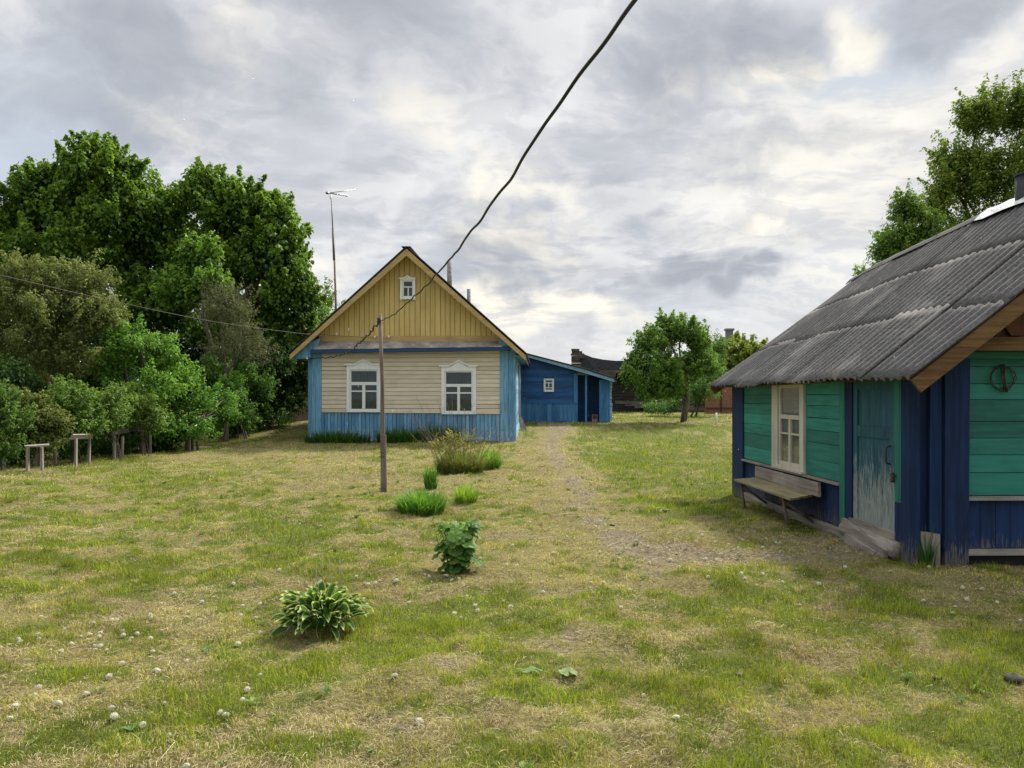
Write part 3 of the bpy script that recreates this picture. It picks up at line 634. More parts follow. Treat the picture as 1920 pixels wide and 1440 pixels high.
for (x0_, z0_, s) in ((lx, lz, 1), (rx, rz, -1)):
    m = MB(); dx = pkx - x0_; dzz = pkz - z0_; L = math.hypot(dx, dzz); nx_, nz_ = -dzz / L * s, dx / L * s
    th = .235
    if s > 0: pts = [(x0_, z0_), (x0_ + .0, z0_ - .19), (pkx, pkz - .25), (pkx, pkz - .0)]
    else: pts = [(x0_, z0_), (pkx, pkz), (pkx, pkz - .25), (x0_ - .0, z0_ - .19)]
    m.prism(pts, OV + (.0 if s > 0 else .004), OV + .035, .5)
    m.build('bargeboard', M['yellow_x'], house)
    sf = MB(); sf.prism([(x0_, z0_ - .06), (pkx, pkz - .06), (pkx, pkz - .085), (x0_, z0_ - .085)] , OV + .04, -.0, .5); sf.prism([(x0_, z0_ - .06), (pkx if s > 0 else pkx, pkz - .06), (pkx, pkz - .085), (x0_, z0_ - .085)], .0, 12.3, .5)
    sf.build('soffit', M['yellow_x'], house)
# boxed eave ends
for s, pts in ((1, [(543, 667), (543, 672.5), (582, 672.5), (582, 655), (594, 655), (600, 634), (571, 645)]), (-1, [(935, 632), (937, 650), (957, 650), (957, 657), (984, 668), (986, 664), (960, 646)])):
    m = MB(); pp = [HO.front(a, b, -.30) for a, b in pts]; m.prism(pp, -.30, .04, .4)
    if s > 0: m.box(pp[0][0], pp[0][0] + .55, -.29, 12, pp[1][1] + .003, pp[1][1] + .03, .3)
    else: m.box(HW - .0, pp[5][0], -.29, 12, 3.14, 3.17, .3)
    m.build('eave_box', M['blue'], house)
for px, py, Y, r, b in ((843, 490, 32, .105, 5.4), (879, 542, 33, .08, 4.6)):
    p = HO.I @ at(px, py, Y); m = MB(); m.tube([(p.x, p.y, b), (p.x, p.y, p.z)], r, 16); m.tube([(p.x, p.y, p.z - .001), (p.x, p.y, p.z + .003)], r * .8, 12); m.build('chimney_pipe', M['asbestos'], house)
def insulator(mb, x, y, z):
    mb.tube([(x, y, z), (x, y, z + .03), (x, y, z + .05), (x, y, z + .08), (x, y, z + .1)], [.02, .035, .022, .032, .012], 10)
for px, py in ((631, 626), (654, 618), (703, 632), (729, 631), (576, 671)):
    m = MB(); x, z = HO.front(px, py, -.06 if px > 600 else -.33); insulator(m, x, -.07 if px > 600 else -.34, z - .05); m.tube([(x, .0 if px > 600 else -.3, z - .07), (x, -.07 if px > 600 else -.34, z - .07), (x, -.07 if px > 600 else -.34, z - .04)], .008, 6)
    m.build('insulator', M['ceramic'], house)
m = MB(); a = HO.I @ at(973.5, 688, 31.2); b = HO.I @ at(974, 776, 31.2); m.tube([(a.x - .12, a.y, a.z + .12), (a.x, a.y, a.z), (b.x, b.y, b.z), (b.x + .02, b.y - .1, b.z - .12)], .035, 10); m.build('downpipe', M['steel'], house)

# planks leaning on the house corner
p = at(981, 800, 32.0)
lp = empty('leaning_plank', (p.x, p.y, gz(p.x, p.y)), label='weathered grey planks leaning against the house side wall', cat='plank')
for k in range(2):
    m = MB(); m.plank((-.02 + k * .14, 0 + k * .1, -.05), (-.22 + k * .05, .35, .82 - k * .15), .11, .03, (1, .3, .2)); m.build('plank', M['oldwood_z'], lp)

# ------------------------------------------------------------------ annex
annex = empty('annex', EX.o, EX.a, label='low blue lean-to annex with an open dark porch beside the house', cat='shed')
EP = lambda px, py, ly=0.0: EX.front(px, py, ly)
exw = EP(1143, 0)[0]
def rtop(px): return 668 + (px - 985) * (716 - 668) / (1150 - 985)
xl, xr = EP(972, 0)[0] - .3, EP(1083, 0)[0]; zl = EP(0, 755)[1]; zbb = EP(0, 787.5)[1]
zL, zR = EP(972, 664)[1], EP(1083, 664 + 34)[1]
m = MB(); m.prism([(xl, -.3), (xr, -.3), (xr, zR), (xl, zL + .1)], .05, 5.0, .5); m.box(xr, xr + .04, .3, 5, -.3, zR - .1, .5); m.box(xr, exw, 1.6, 1.7, -.3, 2.2); m.build('wall', M['blue_ext'], annex)
m = MB(); z = zl; 
while z < zL:
    c = .17; xe_ = xr - .19
    if z + c > zR: xe_ = min(xe_, xl + (zL - z - c) / (zL - zR) * (xr - xl))
    if xe_ > xl + .1:
        wx0, wz1 = EP(1019.5, 709.5); wx1, wz0 = EP(1038.5, 735)
        for a, b in cut_spans(xl, xe_, [(wx0 + .01, wx1 - .01)] if z < wz1 - .1 and z + c > wz0 + .1 else []):
            m.prism([(.049, z + .005), (.004, z), (.012, z + c), (.049, z + c)], a, b, None, axis='x')
    z += c
m.build('siding', M['blue_ext'], annex)
m = MB(); x = xl
while x < xr: e = min(xr, x + random.uniform(.15, .21)); m.box(x + .004, e - .004, .0, .049, zbb, zl - .03, None); x = e
m.build('skirting_boards', M['blue_extv'], annex)
m = MB(); m.box(xl, xr + .03, -.03, .05, zl - .028, zl - .001, .5); m.box(xr - .18, xr - .005, -.02, .05, zl, zR - .06, .7); m.box(xl, xr, -.012, .05, zbb - .05, zbb - .002, .6); m.build('trim_boards', M['blue_extv'], annex)
front_window(annex, EX, (1019.5, 710, 1038.5, 734.5), (1021, 711.5, 1037, 733), None, [(1021, 717, 1037, 718.6), (1028, 718.6, 1029.6, 727), (1021, 726.5, 1037, 728)], ly=-.06, off=-.048, name='small_window', curtain='lace')
x0, x1 = EP(1097, 0)[0], EP(1100.5, 0)[0]; m = MB(); m.box(x0, x1, -.05, .05, -.1, EP(1098, 704)[1]); m.build('porch_post', M['blue_h'], annex)
m = MB(); x = EP(1123.5, 0)[0]
while x < exw: e = min(exw, x + .155); m.box(x + .003, e - .003, .0, .04, -.04 + random.uniform(-.02, .02), EP((1133), 712)[1]); x = e
m.build('porch_boards', M['blue_extv'], annex)
m = MB()
for i in range(11): m.box(exw + .001, exw + .11 + random.uniform(-.02, .03), .045, 5, .02 + i * .17, .02 + i * .17 + .15)
m.build('side_logs', M['blue_pale'], annex)
m = MB(); lo = [EX.front(984, 668, -.35), EX.front(1105, 702, -.35), EX.front(1152, 716.5, -.35)]; hh = .17
for (a, b), (c, d), hgt in ((lo[0], lo[1], .17), (lo[1], lo[2], .15)): m.prism([(a, b), (a, b + hgt), (c, d + hgt), (c, d)] if False else [(a, b), (c, d), (c, d + hgt), (a, b + hgt)], -.35, -.315, .5)
m.build('fascia', M['blue_pale'], annex)
m = MB(); ups = [EX.front(980, 661.5, -.4), EX.front(1105, 694, -.4), EX.front(1158, 711.5, -.4)]
for (a, b), (c, d) in ((ups[0], ups[1]), (ups[1], ups[2])): slope_sheet(a, b, c, d, -.42, 5.2, .18, .02, 3, .01, m, .02)
ro = m.build('roof', M['roof_dark'], annex); ro.modifiers.new('thick', 'SOLIDIFY').thickness = .03
m = MB()
for (a, b), (c, d) in ((ups[0], ups[1]), (ups[1], ups[2])): m.prism([(a, b - .08), (c, d - .08), (c, d - .05), (a, b - .05)], -.312, 5, .5)
m.build('soffit', M['blue_ext'], annex)
bx, bz = EX.front(1115, 786, .6); m = MB(); bxo = EX.M @ Vector((bx, .6, 0))
box = empty('crate', (bxo.x, bxo.y, gz(bxo.x, bxo.y)), EX.a, label='small faded pink crate standing inside the dark porch', cat='crate')
m.box(-.13, -.10, -.1, .15, 0, .34); m.box(.10, .13, -.1, .15, 0, .34); m.box(-.10, .10, -.1, .15, .30, .34); m.box(-.10, .10, .12, .15, 0, .30); m.box(-.10, .10, -.1, .12, 0, .12); m.build('crate_body', M['pinkbox'], box)

# ------------------------------------------------------------------ antenna behind the house
p = at(630, 600, 34); a = empty('television_antenna', (p.x, p.y, gz(p.x, p.y)), label='tall thin television antenna on a pole behind the house', cat='antenna')
rel = lambda px, py, Y=34: at(px, py, Y) - Vector(a.location)
m = MB(); m.tube([(0, 0, 0), rel(630, 580), rel(627, 485)], [.05, .05, .04], 8); m.tube([rel(626.5, 488), rel(623.8, 428)], [.055, .045], 8); m.build('mast', M['pole'], a)
m = MB(); m.tube([rel(624.5, 440), rel(620.5, 362)], [.03, .022], 8); m.tube([rel(621.5, 376), rel(614, 362)], .01, 6); m.build('upper_mast', M['steel'], a)
m = MB(); m.tube([rel(613, 361.5, 33.8), rel(650, 367, 34.3)], .028, 8); m.tube([rel(612, 361.5, 33.75), rel(615.5, 362, 33.85)], .06, 8); m.tube([rel(648.5, 366.8, 34.3), rel(650.5, 367.2, 34.35)], .045, 8); m.build('boom', M['steel'], a)
m = MB(); m.tube([rel(618, 361.5), rel(667, 355.5, 35.2)], .018, 6); m.tube([rel(618, 361.5, 33.9), rel(600, 361.5, 33.0)] if False else [rel(618, 361.8, 33.9), rel(614.5, 362, 33.2)], .018, 6); m.build('dipole', M['steel'], a)

# ------------------------------------------------------------------ pole in the yard and its cables
pz = 13.63; p = at(718, 922, pz); pole = empty('utility_pole', (p.x, p.y, gz(p.x, p.y)), label='thin crooked wooden pole carrying a black cable, alone in the yard', cat='pole')
rel = lambda px, py, Y=pz: at(px, py, Y) - Vector(pole.location)
m = MB(); m.tube([(0, 0, -.2), rel(718.5, 880), rel(717, 800), rel(717, 720), rel(714.5, 660), rel(713.2, 592)], [.046, .044, .039, .036, .032, .028], 12); m.build('shaft', M['pole'], pole)
m = MB(); m.plank(rel(719, 925) + Vector((.02, -.05, -.15)), rel(718, 815) + Vector((.015, -.055, 0)), .10, .03, (1, 0, 0)); m.build('splint', M['pole'], pole)
for py in (916, 856, 848, 604): 
    m = MB(); c = rel(718 if py > 700 else 713.5, py); r_ = .052 if py > 700 else .036; m.tube([c + Vector((math.cos(t) * (r_ + .016), math.sin(t) * (r_ + .03), random.uniform(-.008, .008))) for t in np.linspace(0, 6.28, 15)], .005, 5)
    m.build('wire_binding', M['iron'], pole)
m = MB(); c = rel(710.5, 601); insulator(m, c.x, c.y - .03, c.z - .05); m.build('insulator', M['black'], pole)
def cable(name, pts, rad, mat, wob=0.0, per=.35, k=7, twist=False, **kw):
    P = [Vector(q) for q in pts]; dense = []
    for i in range(len(P) - 1):
        p0, p1, p2, p3 = P[max(i - 1, 0)], P[i], P[i + 1], P[min(i + 2, len(P) - 1)]; n = max(4, int((p2 - p1).length / .05))
        for j in range(n):
            t = j / n; dense.append(.5 * ((2 * p1) + (p2 - p0) * t + (2 * p0 - 5 * p1 + 4 * p2 - p3) * t * t + (3 * p1 - p0 - 3 * p2 + p3) * t ** 3))
    dense.append(P[-1]); m = MB(); s = 0; outp = []; out2 = []
    for i, q in enumerate(dense):
        if i: s += (q - dense[i - 1]).length
        ph = 2 * math.pi * s / per; fade = min(1, s / .3)
        q2 = q + Vector((math.cos(ph) * .5 + .5 * math.sin(ph * .43), 0, math.sin(ph * .81 + 1) + .4 * math.sin(ph * 1.7))) * wob
        ph2 = 2 * math.pi * s / .12; o_ = Vector((math.cos(ph2), math.sin(ph2) * .3, math.sin(ph2))) * rad * .75
        if twist: outp.append(q2 + o_); out2.append(q2 - o_)
        else: outp.append(q2)
    m.tube(outp, rad, k)
    if twist: m.tube(out2, rad, k)
    return m.build(name, mat, None, **kw)
pt = at(712, 602, 13.55)
cable('overhead_cable', [(1.15, -.9, 3.2), (.9, -.1, 3.1), (.72, .7, 3.03), (.58, 1.3, 2.985), (.49, 1.8, 2.96), at(1240, -70, 2.2), at(1190, 0, 2.5), at(1129, 85, 2.85), at(1050, 190, 3.29), at(975, 308, 3.95), at(905, 405, 4.88), at(865, 460, 5.7), at(840, 490, 6.5), at(800, 535, 8.0), at(770, 562, 9.4), at(738, 590, 11.6), pt],
      .0078, M['black'], .006, .75, twist=False, label='thick black twisted cable running overhead from the pole towards the viewer', cat='cable')
cable('service_cable', [pt, at(690, 628, 16.5), at(660, 655, 21), at(640, 665, 24.5), at(610, 671, 27), at(576, 671, 28.0)], .016, M['black'], .02, .9, label='dark cable sagging from the pole to the house eave corner', cat='cable')
cable('thin_wire', [at(-120, 490, 16), at(0, 516, 17.5), at(200, 562, 20.5), at(400, 603, 23.8), at(560, 625, 27.2), at(583, 626, 27.8)], .009, M['iron'], .0, label='thin pale wire crossing in front of the trees to the house', cat='wire')
cable('facade_wire', [at(575, 625, 28.0), at(640, 630, 28.2), at(703, 634, 28.2), at(714, 637, 28.2), at(729, 633, 28.2)], .006, M['iron'], .0, label='thin wire strung along the bottom of the ochre gable', cat='wire')

# ------------------------------------------------------------------ green shed
shed = empty('green_shed', SH.o, SH.a, label='small green and navy wooden shed under a corrugated grey roof', cat='shed')
SL = 5.65; SW = 5.0
SP = lambda px, py=742, lx=0.0: SH.side(px, py, lx)
core = MB(); core.box(.04, .08, .06, SL - .02, .1, 1.93); core.box(SW - .08, SW - .04, .06, SL - .02, .1, 1.93); core.box(.08, SW - .08, .06, .1, .1, 1.95); core.box(.08, SW - .08, SL - .06, SL - .02, .1, 1.95)
core.prism([(0.1, 1.951), (SW - .1, 1.951), (2.5, 3.8)], .06, .09); core.prism([(0.1, 1.951), (SW - .1, 1.951), (2.4, 3.5)], SL - .06, SL - .03); core.build('wall', M['dark'], shed)  # near-black core gives painted shade between the shed boards
zc = [.65, .87, 1.09, 1.25, 1.41, 1.57, 1.71, 1.88, 1.95]
wa, wb = SP(1511)[0], SP(1451)[0]          # window casing, near and far edge
pa, pb = SP(1578)[0], SP(1395)[0]
m = MB()
for i in range(len(zc) - 1):
    for a, b in ((pa, wa), (wb, pb)):
        m.prism([(a, zc[i] + .006), (b, zc[i] + .006 + random.uniform(-.006, .006)), (b, zc[i + 1]), (a, zc[i + 1])], random.uniform(-.004, .004), .039, None, axis='x')
m.build('siding', M['green'], shed)
m = MB(); zg = [.69, .92, 1.10, 1.27, 1.437, 1.657, 1.818, 1.99, 2.156]
ga = SH.front(1812, 742, 0)[0]
for i in range(len(zg) - 1): m.prism([(ga, zg[i] + .006), (SW, zg[i] + .006 + random.uniform(-.006, .006)), (SW, zg[i + 1]), (ga, zg[i + 1])], random.uniform(-.004, .004), .058, None)
m.build('gable_siding', M['green_x'], shed)
m = MB(); x = ga
while x < SW: e = min(SW, x + random.uniform(.13, .17)); m.box(x + .003, e - .003, .012, .058, .16, .64, None); x = e
m.build('gable_skirting', M['navy'], shed)
m = MB(); m.box(ga - .01, SW, -.05, .058, .648, .685, .6); m.box(ga - .01, SW, -.02, .058, .09, .152, .3); m.build('gable_ledge', M['oldwood_x'], shed)
m = MB(); m.box(ga, SW, .05, .3, -.1, .085); m.build('foundation', M['dark'], shed)  # near-black box stands in for the shaded gap below the base rail
# lower side boards below the siding
m = MB(); y = pa
while y < pb: e = min(pb, y + random.uniform(.13, .19)); m.box(.02 + random.uniform(0, .006), .039, y + .003, e - .003, .10 + random.uniform(-.03, .03), .615, None); y = e
m.build('side_skirting', M['navy'], shed)
m = MB(); m.box(-.05, .039, pa, pb, .618, .646, .5); m.box(-.02, .039, pa - .02, pb, -.03, .095, .4); m.build('side_ledge', M['oldwood'], shed)
# corner and door surround uprights
m = MB(); m.box(-.025, .045, SP(1395)[0], SL + .01, -.02, 1.94, .3); m.box(.0, .05, SL + .011, SL + .05, -.02, 1.94, .3); m.build('corner_board', M['navy'], shed)
m = MB(); a, b = SP(1588)[0], SP(1578.5)[0]; m.box(-.03, .039, a, b, -.05, 1.94, .5); m.build('door_side_board', M['green_z'], shed)
m = MB(); m.box(-.02, .05, SP(1600)[0], a - .004, .15, 1.94, .2); m.box(-.015, .05, SP(1600)[0], SP(1681)[0], 1.885, 1.94, .4); m.build('door_frame', M['navy'], shed)
d0, d1 = SP(1679)[0], SP(1600.5)[0]
m = MB(); m.box(.012, .045, d0, d1, .28, 1.88, .5); zz = 1.27
for (ya, yb, za, zb_) in ((d0, d0 + .10, .28, 1.88), (d1 - .10, d1, .28, 1.88)): m.box(-.004, .011, ya, yb, za, zb_, .55)
m.box(-.003, .011, d0 + .101, d1 - .101, 1.24, 1.36, .45); m.box(-.003, .011, d0 + .101, d1 - .101, 1.77, 1.88, .45)
dr = m.build('door', M['door'], shed, label='peeling teal door worn to bare grey wood below')
m = MB(); hy = d0 + .09; m.tube([(-.005, hy, 1.17), (-.05, hy, 1.16), (-.055, hy, 1.12), (-.055, hy, 1.03), (-.05, hy, .99), (-.005, hy, .98)], .009, 8); m.build('handle', M['iron'], dr)
m = MB(); m.box(-.02, -.004, d0 - .06, d0 + .07, .855, .885); m.box(-.035, -.004, d0 - .01, d0 + .02, .84, .90); m.tube([(-.03, d0 + .0, .84), (-.03, d0 + .0, .80)], .022, 8); m.tube([(-.03, d0 + .018, .84), (-.03, d0 + .018, .87), (-.03, d0 - .018, .87), (-.03, d0 - .018, .84)], .005, 6); m.build('latch', M['iron'], dr)
m = MB()
n_ = 9; e0, e1 = .0, d0 - .012
m.box(-.012, .04, e0 + .10, e0 + .168, .60, 1.94, .4); m.box(-.016, .04, e0 + .17, e1, .60, 1.94, .6); m.build('door_side_board', M['green_z'], shed)
m = MB(); m.box(-.012, .04, e0 + .10, e0 + .168, .08, .597, .4); m.box(-.016, .04, e0 + .17, e1, .15, .597, .6); m.build('door_side_skirting', M['navy'], shed)
# threshold logs
m = MB(); m.tube([(-.02, d0 - .12, .10), (-.05, d1 + .1, .14)], [.10, .09], 10); m.plank((-.13, d0 - .05, .03), (-.1, d1 + .05, .20), .15, .05, (0, 0, 1)); m.box(-.03, .05, d0 - .03, d1 + .06, .2, .278, .5); m.plank((-.15, d0 + .1, .0), (-.14, d1 - .1, .06), .12, .04, (0, 0, 1)); m.build('threshold', M['oldwood'], shed)
# near corner: post, recessed boards, loose plank, wide board
m = MB(); m.box(-.035, .075, -.06, .095, -.05, 1.98, .35); m.build('corner_post', M['navy'], shed)
m = MB(); m.box(.08, .325, .02, .055, -.05, 2.02, .15); m.build('corner_recess_board', M['navy'], shed)
m = MB(); a, b = SH.front(1741, 742)[0], SH.front(1763, 742)[0]; m.prism([(a - .01, .33), (b, .31), (b, 2.05), (a, 2.05)], -.035, .018, .6); m.build('loose_plank', M['navy'], shed)
m = MB(); a, b = SH.front(1764, 742)[0], SH.front(1811, 742)[0]; m.box(a, a + .135, -.075, .055, -.04, 2.12, .35); m.prism([(a + .139, -.05), (b - .015, -.04), (b, 2.12), (a + .139, 2.12)], -.07, .055, .5); m.build('corner_post', M['navy'], shed)
m = MB(); m.box(.1, .3, -.03, .02, -.03, .33, .7); m.build('footing_board', M['oldwood_z'], shed)
# side window (faces left)
def sidebox(mb, y0, y1, z0, z1, x0, x1, val=.5): mb.box(x0, x1, y0, y1, z0, z1, val)
s0, s1 = SP(1503)[0], SP(1462)[0]; zb0, zt0 = .70, 1.86
m = MB(); sidebox(m, wa, s0, zb0 - .06, 1.99, -.035, .04); sidebox(m, s1, wb, zb0 - .06, 1.99, -.035, .04); sidebox(m, s0, s1, zt0, 1.99, -.032, .04); sidebox(m, s0, s1, zb0 - .06, zb0, -.032, .04); m.box(-.07, .03, wa - .02, wb - .1, .648, .672, .3)
sw = m.build('window', M['oldwhite'], shed)
m = MB(); my = (s0 + s1) / 2; fw = .055
for a, b in ((s0 + .002, s0 + fw), (s1 - fw, s1 - .002)): sidebox(m, a, b, zb0, zt0, -.012, .02)
sidebox(m, s0 + fw, s1 - fw, zt0 - .05, zt0 - .002, -.012, .02); sidebox(m, s0 + fw, s1 - fw, zb0 + .002, zb0 + .06, -.012, .02); sidebox(m, s0 + fw, s1 - fw, 1.37, 1.43, -.018, .02)
sidebox(m, my - .035, my + .035, zb0 + .06, 1.37, -.014, .02); sidebox(m, s0 + fw, my - .035, 1.15, 1.175, -.008, .018); sidebox(m, my + .035, s1 - fw, 1.15, 1.175, -.008, .018)
m.build('sash', M['oldwhite'], sw)
m = MB(); m.box(.004, .007, s0 + fw - .01, s1 - fw + .01, zb0 + .05, zt0 - .04); m.build('pane', M['glass'], sw)
m = MB(); vs = []; n = 20
for i in range(n + 1): yy = s0 + fw + (s1 - s0 - 2 * fw) * i / n; vs += [(.030 + .005 * math.sin(i * 2.1), yy, zb0 + .06), (.030 + .005 * math.sin(i * 2.1), yy, zt0 - .05)]
m.add(vs, [(2 * i, 2 * i + 2, 2 * i + 3, 2 * i + 1) for i in range(n)], .5, True); m.build('curtain', M['shedcurtain'], sw)
# roof of corrugated sheets, slightly warped; ridge sinks towards the far end
def interp(x, xs, ys): return float(np.interp(x, xs, ys))
RY = [-.56, 0.4, 1.6, 2.6, 3.4, 5.4, 6.12]; RZ = [4.03, 4.10, 4.12, 4.09, 4.03, 3.87, 3.77]
def eave(ly): return (interp(ly, [-.56, 6.12], [-.27, -.30]), interp(ly, [-.56, 2.0, 4.0, 6.12], [1.85, 1.845, 1.835, 1.845]))
def ridge(ly): return (interp(ly, [-.56, 6.12], [2.50, 2.36]), interp(ly, RY, RZ))
def rpt(s, ly, h, side=1):
    (a, b), (c, d) = eave(ly), ridge(ly)
    if side < 0: a = 2 * ridge(ly)[0] - a
    x = a + (c - a) * s; z = b + (d - b) * s - .03 * math.sin(math.pi * s); L = math.hypot(c - a, d - b); nx_, nz_ = -(d - b) / L, (c - a) / L
    if side < 0: nx_, nz_ = -nx_, -nz_
    if nz_ < 0: nx_, nz_ = -nx_, -nz_
    return (x + nx_ * h, ly, z + nz_ * h)
m = MB(); per = .152
for side in (1, -1):
    for ci, (sa, sb) in enumerate(((0, .365), (.34, .70), (.675, 1.0))):
        ly0 = -.56; si = 0
        while ly0 < 6.10:
            ly1 = min(ly0 + 1.065, 6.12); lift = random.uniform(0, .008) + .016 * (si % 2); ds = random.uniform(-.012, .012) if ci else random.uniform(-.008, .006); vs = []; ns = 7; n = int(round((ly1 - ly0) / per * 8)); rot_ = random.uniform(-.006, .006)
            jag = [random.uniform(-.005, .005) for _ in range(n + 1)]
            for i in range(n + 1):
                ly = ly0 + (ly1 - ly0) * i / n; cc_ = .022 * math.cos(2 * math.pi * (ly + .56) / per)
                for j in range(ns + 1):
                    t = j / ns; s = (sa + ds + (jag[i] if j == 0 else 0)) * (1 - t) + sb * t; vs.append(rpt(s, ly, cc_ + lift + .02 + (.003 if ci else .0) * (1 - t) ** 2 + rot_ * (i / n - .5), side))
            k = ns + 1; m.add(vs, [(i * k + j, i * k + j + 1, (i + 1) * k + j + 1, (i + 1) * k + j) for i in range(n) for j in range(ns)], random.random() ** 2, True)
            ly0 += 1.02; si += 1
ro = m.build('roof', M['roof'], shed); md = ro.modifiers.new('thick', 'SOLIDIFY'); md.thickness = .009
m = MB()
lyc = -.5
while lyc < 6.0:
    e = min(lyc + 1.1, 6.15); vs = []
    metal = lyc > 1.5 and lyc < 2.7
    for i in range(5):
        ly = lyc + (e - lyc) * i / 4; (rx_, rz_) = ridge(ly)
        for dx, dzz in ((-.16, -.10), (-.09, -.03), (0, .03), (.09, -.03), (.16, -.10)): vs.append((rx_ + dx, ly, rz_ + dzz + .06 + random.uniform(-.006, .006)))
    m.add(vs, [(i * 5 + j, i * 5 + j + 1, (i + 1) * 5 + j + 1, (i + 1) * 5 + j) for i in range(4) for j in range(4)], None)
    lyc += 1.0
rc = m.build('ridge_cap', M['roof_dark'], shed); rc.modifiers.new('thick', 'SOLIDIFY').thickness = .012
m = MB(); vs = []
for i in range(11):
    ly = .4 + i * .21; rx_, rz_ = ridge(ly)
    for dx, dzz in ((-.19 - .03 * (i % 2), -.135 - .02 * (i % 2)), (-.11, -.06), (0, .02), (.12, -.05)): vs.append((rx_ + dx, ly, rz_ + dzz + .085 + random.uniform(-.012, .012)))
m.add(vs, [(i * 4 + j, i * 4 + j + 1, (i + 1) * 4 + j + 1, (i + 1) * 4 + j) for i in range(10) for j in range(3)], .5)
rc = m.build('ridge_flashing', plain('bright_zinc', (.55, .56, .58), .45, .5, .3, 20), shed, label='bright crumpled zinc flashing on the ridge'); rc.modifiers.new('thick', 'SOLIDIFY').thickness = .004
# rafters, boarding, bargeboards, tie beam, pediment
m = MB()
for side in (1, -1):
    vs = [rpt(s, ly, -.075, side) for ly in (-.5, 1.5, 3.5, 5.0, 6.08) for s in (0.04, .35, .7, .97)]
    m.add(vs, [(i * 4 + j, i * 4 + j + 1, (i + 1) * 4 + j + 1, (i + 1) * 4 + j) for i in range(4) for j in range(3)], .3)
o = m.build('roof_boarding', M['brown_z'], shed); o.modifiers.new('thick', 'SOLIDIFY').thickness = .02
for side in (1, -1):
    for ly in (-.52, 6.06):
        m = MB(); up = [rpt(s, ly, .0, side) for s in (.0, .5, 1.0)]; dn = [rpt(s, ly, -.15, side) for s in (.0, .5, 1.0)]
        for i in (0, 1):
            q = [up[i], up[i + 1], dn[i + 1], dn[i]]; m.add([(a, b - .015, c) for a, b, c in q] + [(a, b + .02, c) for a, b, c in q], [(0, 1, 2, 3), (7, 6, 5, 4), (0, 4, 5, 1), (1, 5, 6, 2), (2, 6, 7, 3), (3, 7, 4, 0)], .5)
        m.build('bargeboard', M['brown'], shed)
zt_, zb_ = SH.front(1860, 632, -.28)[1], SH.front(1860, 657, -.28)[1]
m = MB(); m.box(.42, SW - .42, -.30, -.18, zb_, zt_, .6, .004); m.build('tie_beam', M['brown'], shed)
m = MB(); m.prism([(.25, zb_), (SW - .25, zb_), (SW - .25, zb_ - .07), (.25, zb_ - .07)], -.10, .055, .5); m.build('wall_plate', M['green_x'], shed)
m = MB(); x = .60; wd = .235
while x < SW - .6:
    c = x + wd / 2; top = min(rpt((min(x, SW - x - wd) + .27) / 2.77, -.15, -.06)[2], 3.9); zl_ = zt_ + .02
    cf = .06
    if top > zl_ + .12: m.prism([(x + cf, zl_), (x + wd - cf, zl_), (x + wd - .006, zl_ + cf * 1.3), (x + wd - .006, top + .0), (x + .006, top - .0), (x + .006, zl_ + cf * 1.3)], -.22 + random.uniform(-.006, .006), -.185, None)
    x += wd
m.build('pediment_boards', M['brown_z'], shed)
m = MB(); m.prism([(.45, zb_ + .02), (SW - .45, zb_ + .02), (2.5, 3.85)], -.17, -.14, .5); m.build('pediment_backing', M['brown_z'], shed)
# stove pipe through the roof
p = SH.I @ at(1926, 330, 9.6); m = MB(); m.tube([(p.x, p.y, 3.6), (p.x, p.y, p.z)], .13, 18); m.tube([(p.x, p.y, p.z - .002), (p.x, p.y, p.z + .025)], .14, 18); m.build('chimney_pipe', M['soot'], shed)

# wire coil hanging on the gable
cx, cz = SH.front(1878, 707, -.02); cw = SH.M @ Vector((cx, -.02, cz))
m = MB()
for k in range(4):
    rr = .115 + random.uniform(-.012, .012); ph = random.uniform(0, 6)
    m.tube([(math.cos(t) * rr + .01 * math.sin(3 * t + ph), -.012 - .004 * k, math.sin(t) * rr * 1.0 + .01 * math.cos(2 * t + ph) - .01) for t in np.linspace(0, 6.4, 40)], .0035, 5)
for k in range(7): m.tube([(random.uniform(-.03, .03), -.012 - .004 * (k % 3), .11 - .03 * random.random()), (random.uniform(-.03, .03), -.03, 0), (random.uniform(-.0, .05), -.02, -.1 - .06 * random.random())], .006, 5)
m.tube([(0, .02, .12), (0, -.04, .125)], .008, 6)
o = m.build('wire_coil', M['iron'], None, label='dark coil of wire hanging on the green gable wall', cat='wire coil'); o.location = cw; o.rotation_euler = (0, 0, SH.a)

# bench along the shed wall
bench = empty('wooden_bench', SH.M @ Vector((-.35, 3.1, 0)), SH.a, label='low mossy plank bench against the green shed wall', cat='bench')
m = MB(); y0, y1 = -1.12, 1.12
for k in range(3): xa = -.17 + k * .168; ya, yb = -1.33 + k * .15, .88 + k * .12; m.prism([(xa, ya), (xa + .164, ya + .12), (xa + .164, yb + .08 + random.uniform(-.03, .03)), (xa, yb)], .405, .43, None, axis='z')
m.build('seat', M['bench'], bench)
m = MB(); m.prism([(-1.15, .425), (1.2, .44), (1.2, .60), (-1.13, .60)], .26, .295, .6, axis='x'); m.build('backrest', M['oldwood'], bench, label='thick weathered grey board')
for yy in (-.85, .85):
    m = MB(); m.tube([(-.08, yy, .40), (-.02, yy - .04, -.08)], [.018, .022], 8); m.build('leg', M['dark'] if False else M['pole'], bench)
    m = MB(); m.tube([(-.12, yy, .385), (.3, yy, .385)], .02, 8); m.tube([(-.1, yy + .03, .37), (.33, yy + .03, .06)], .018, 8); m.build('bracket', M['pole'], bench)

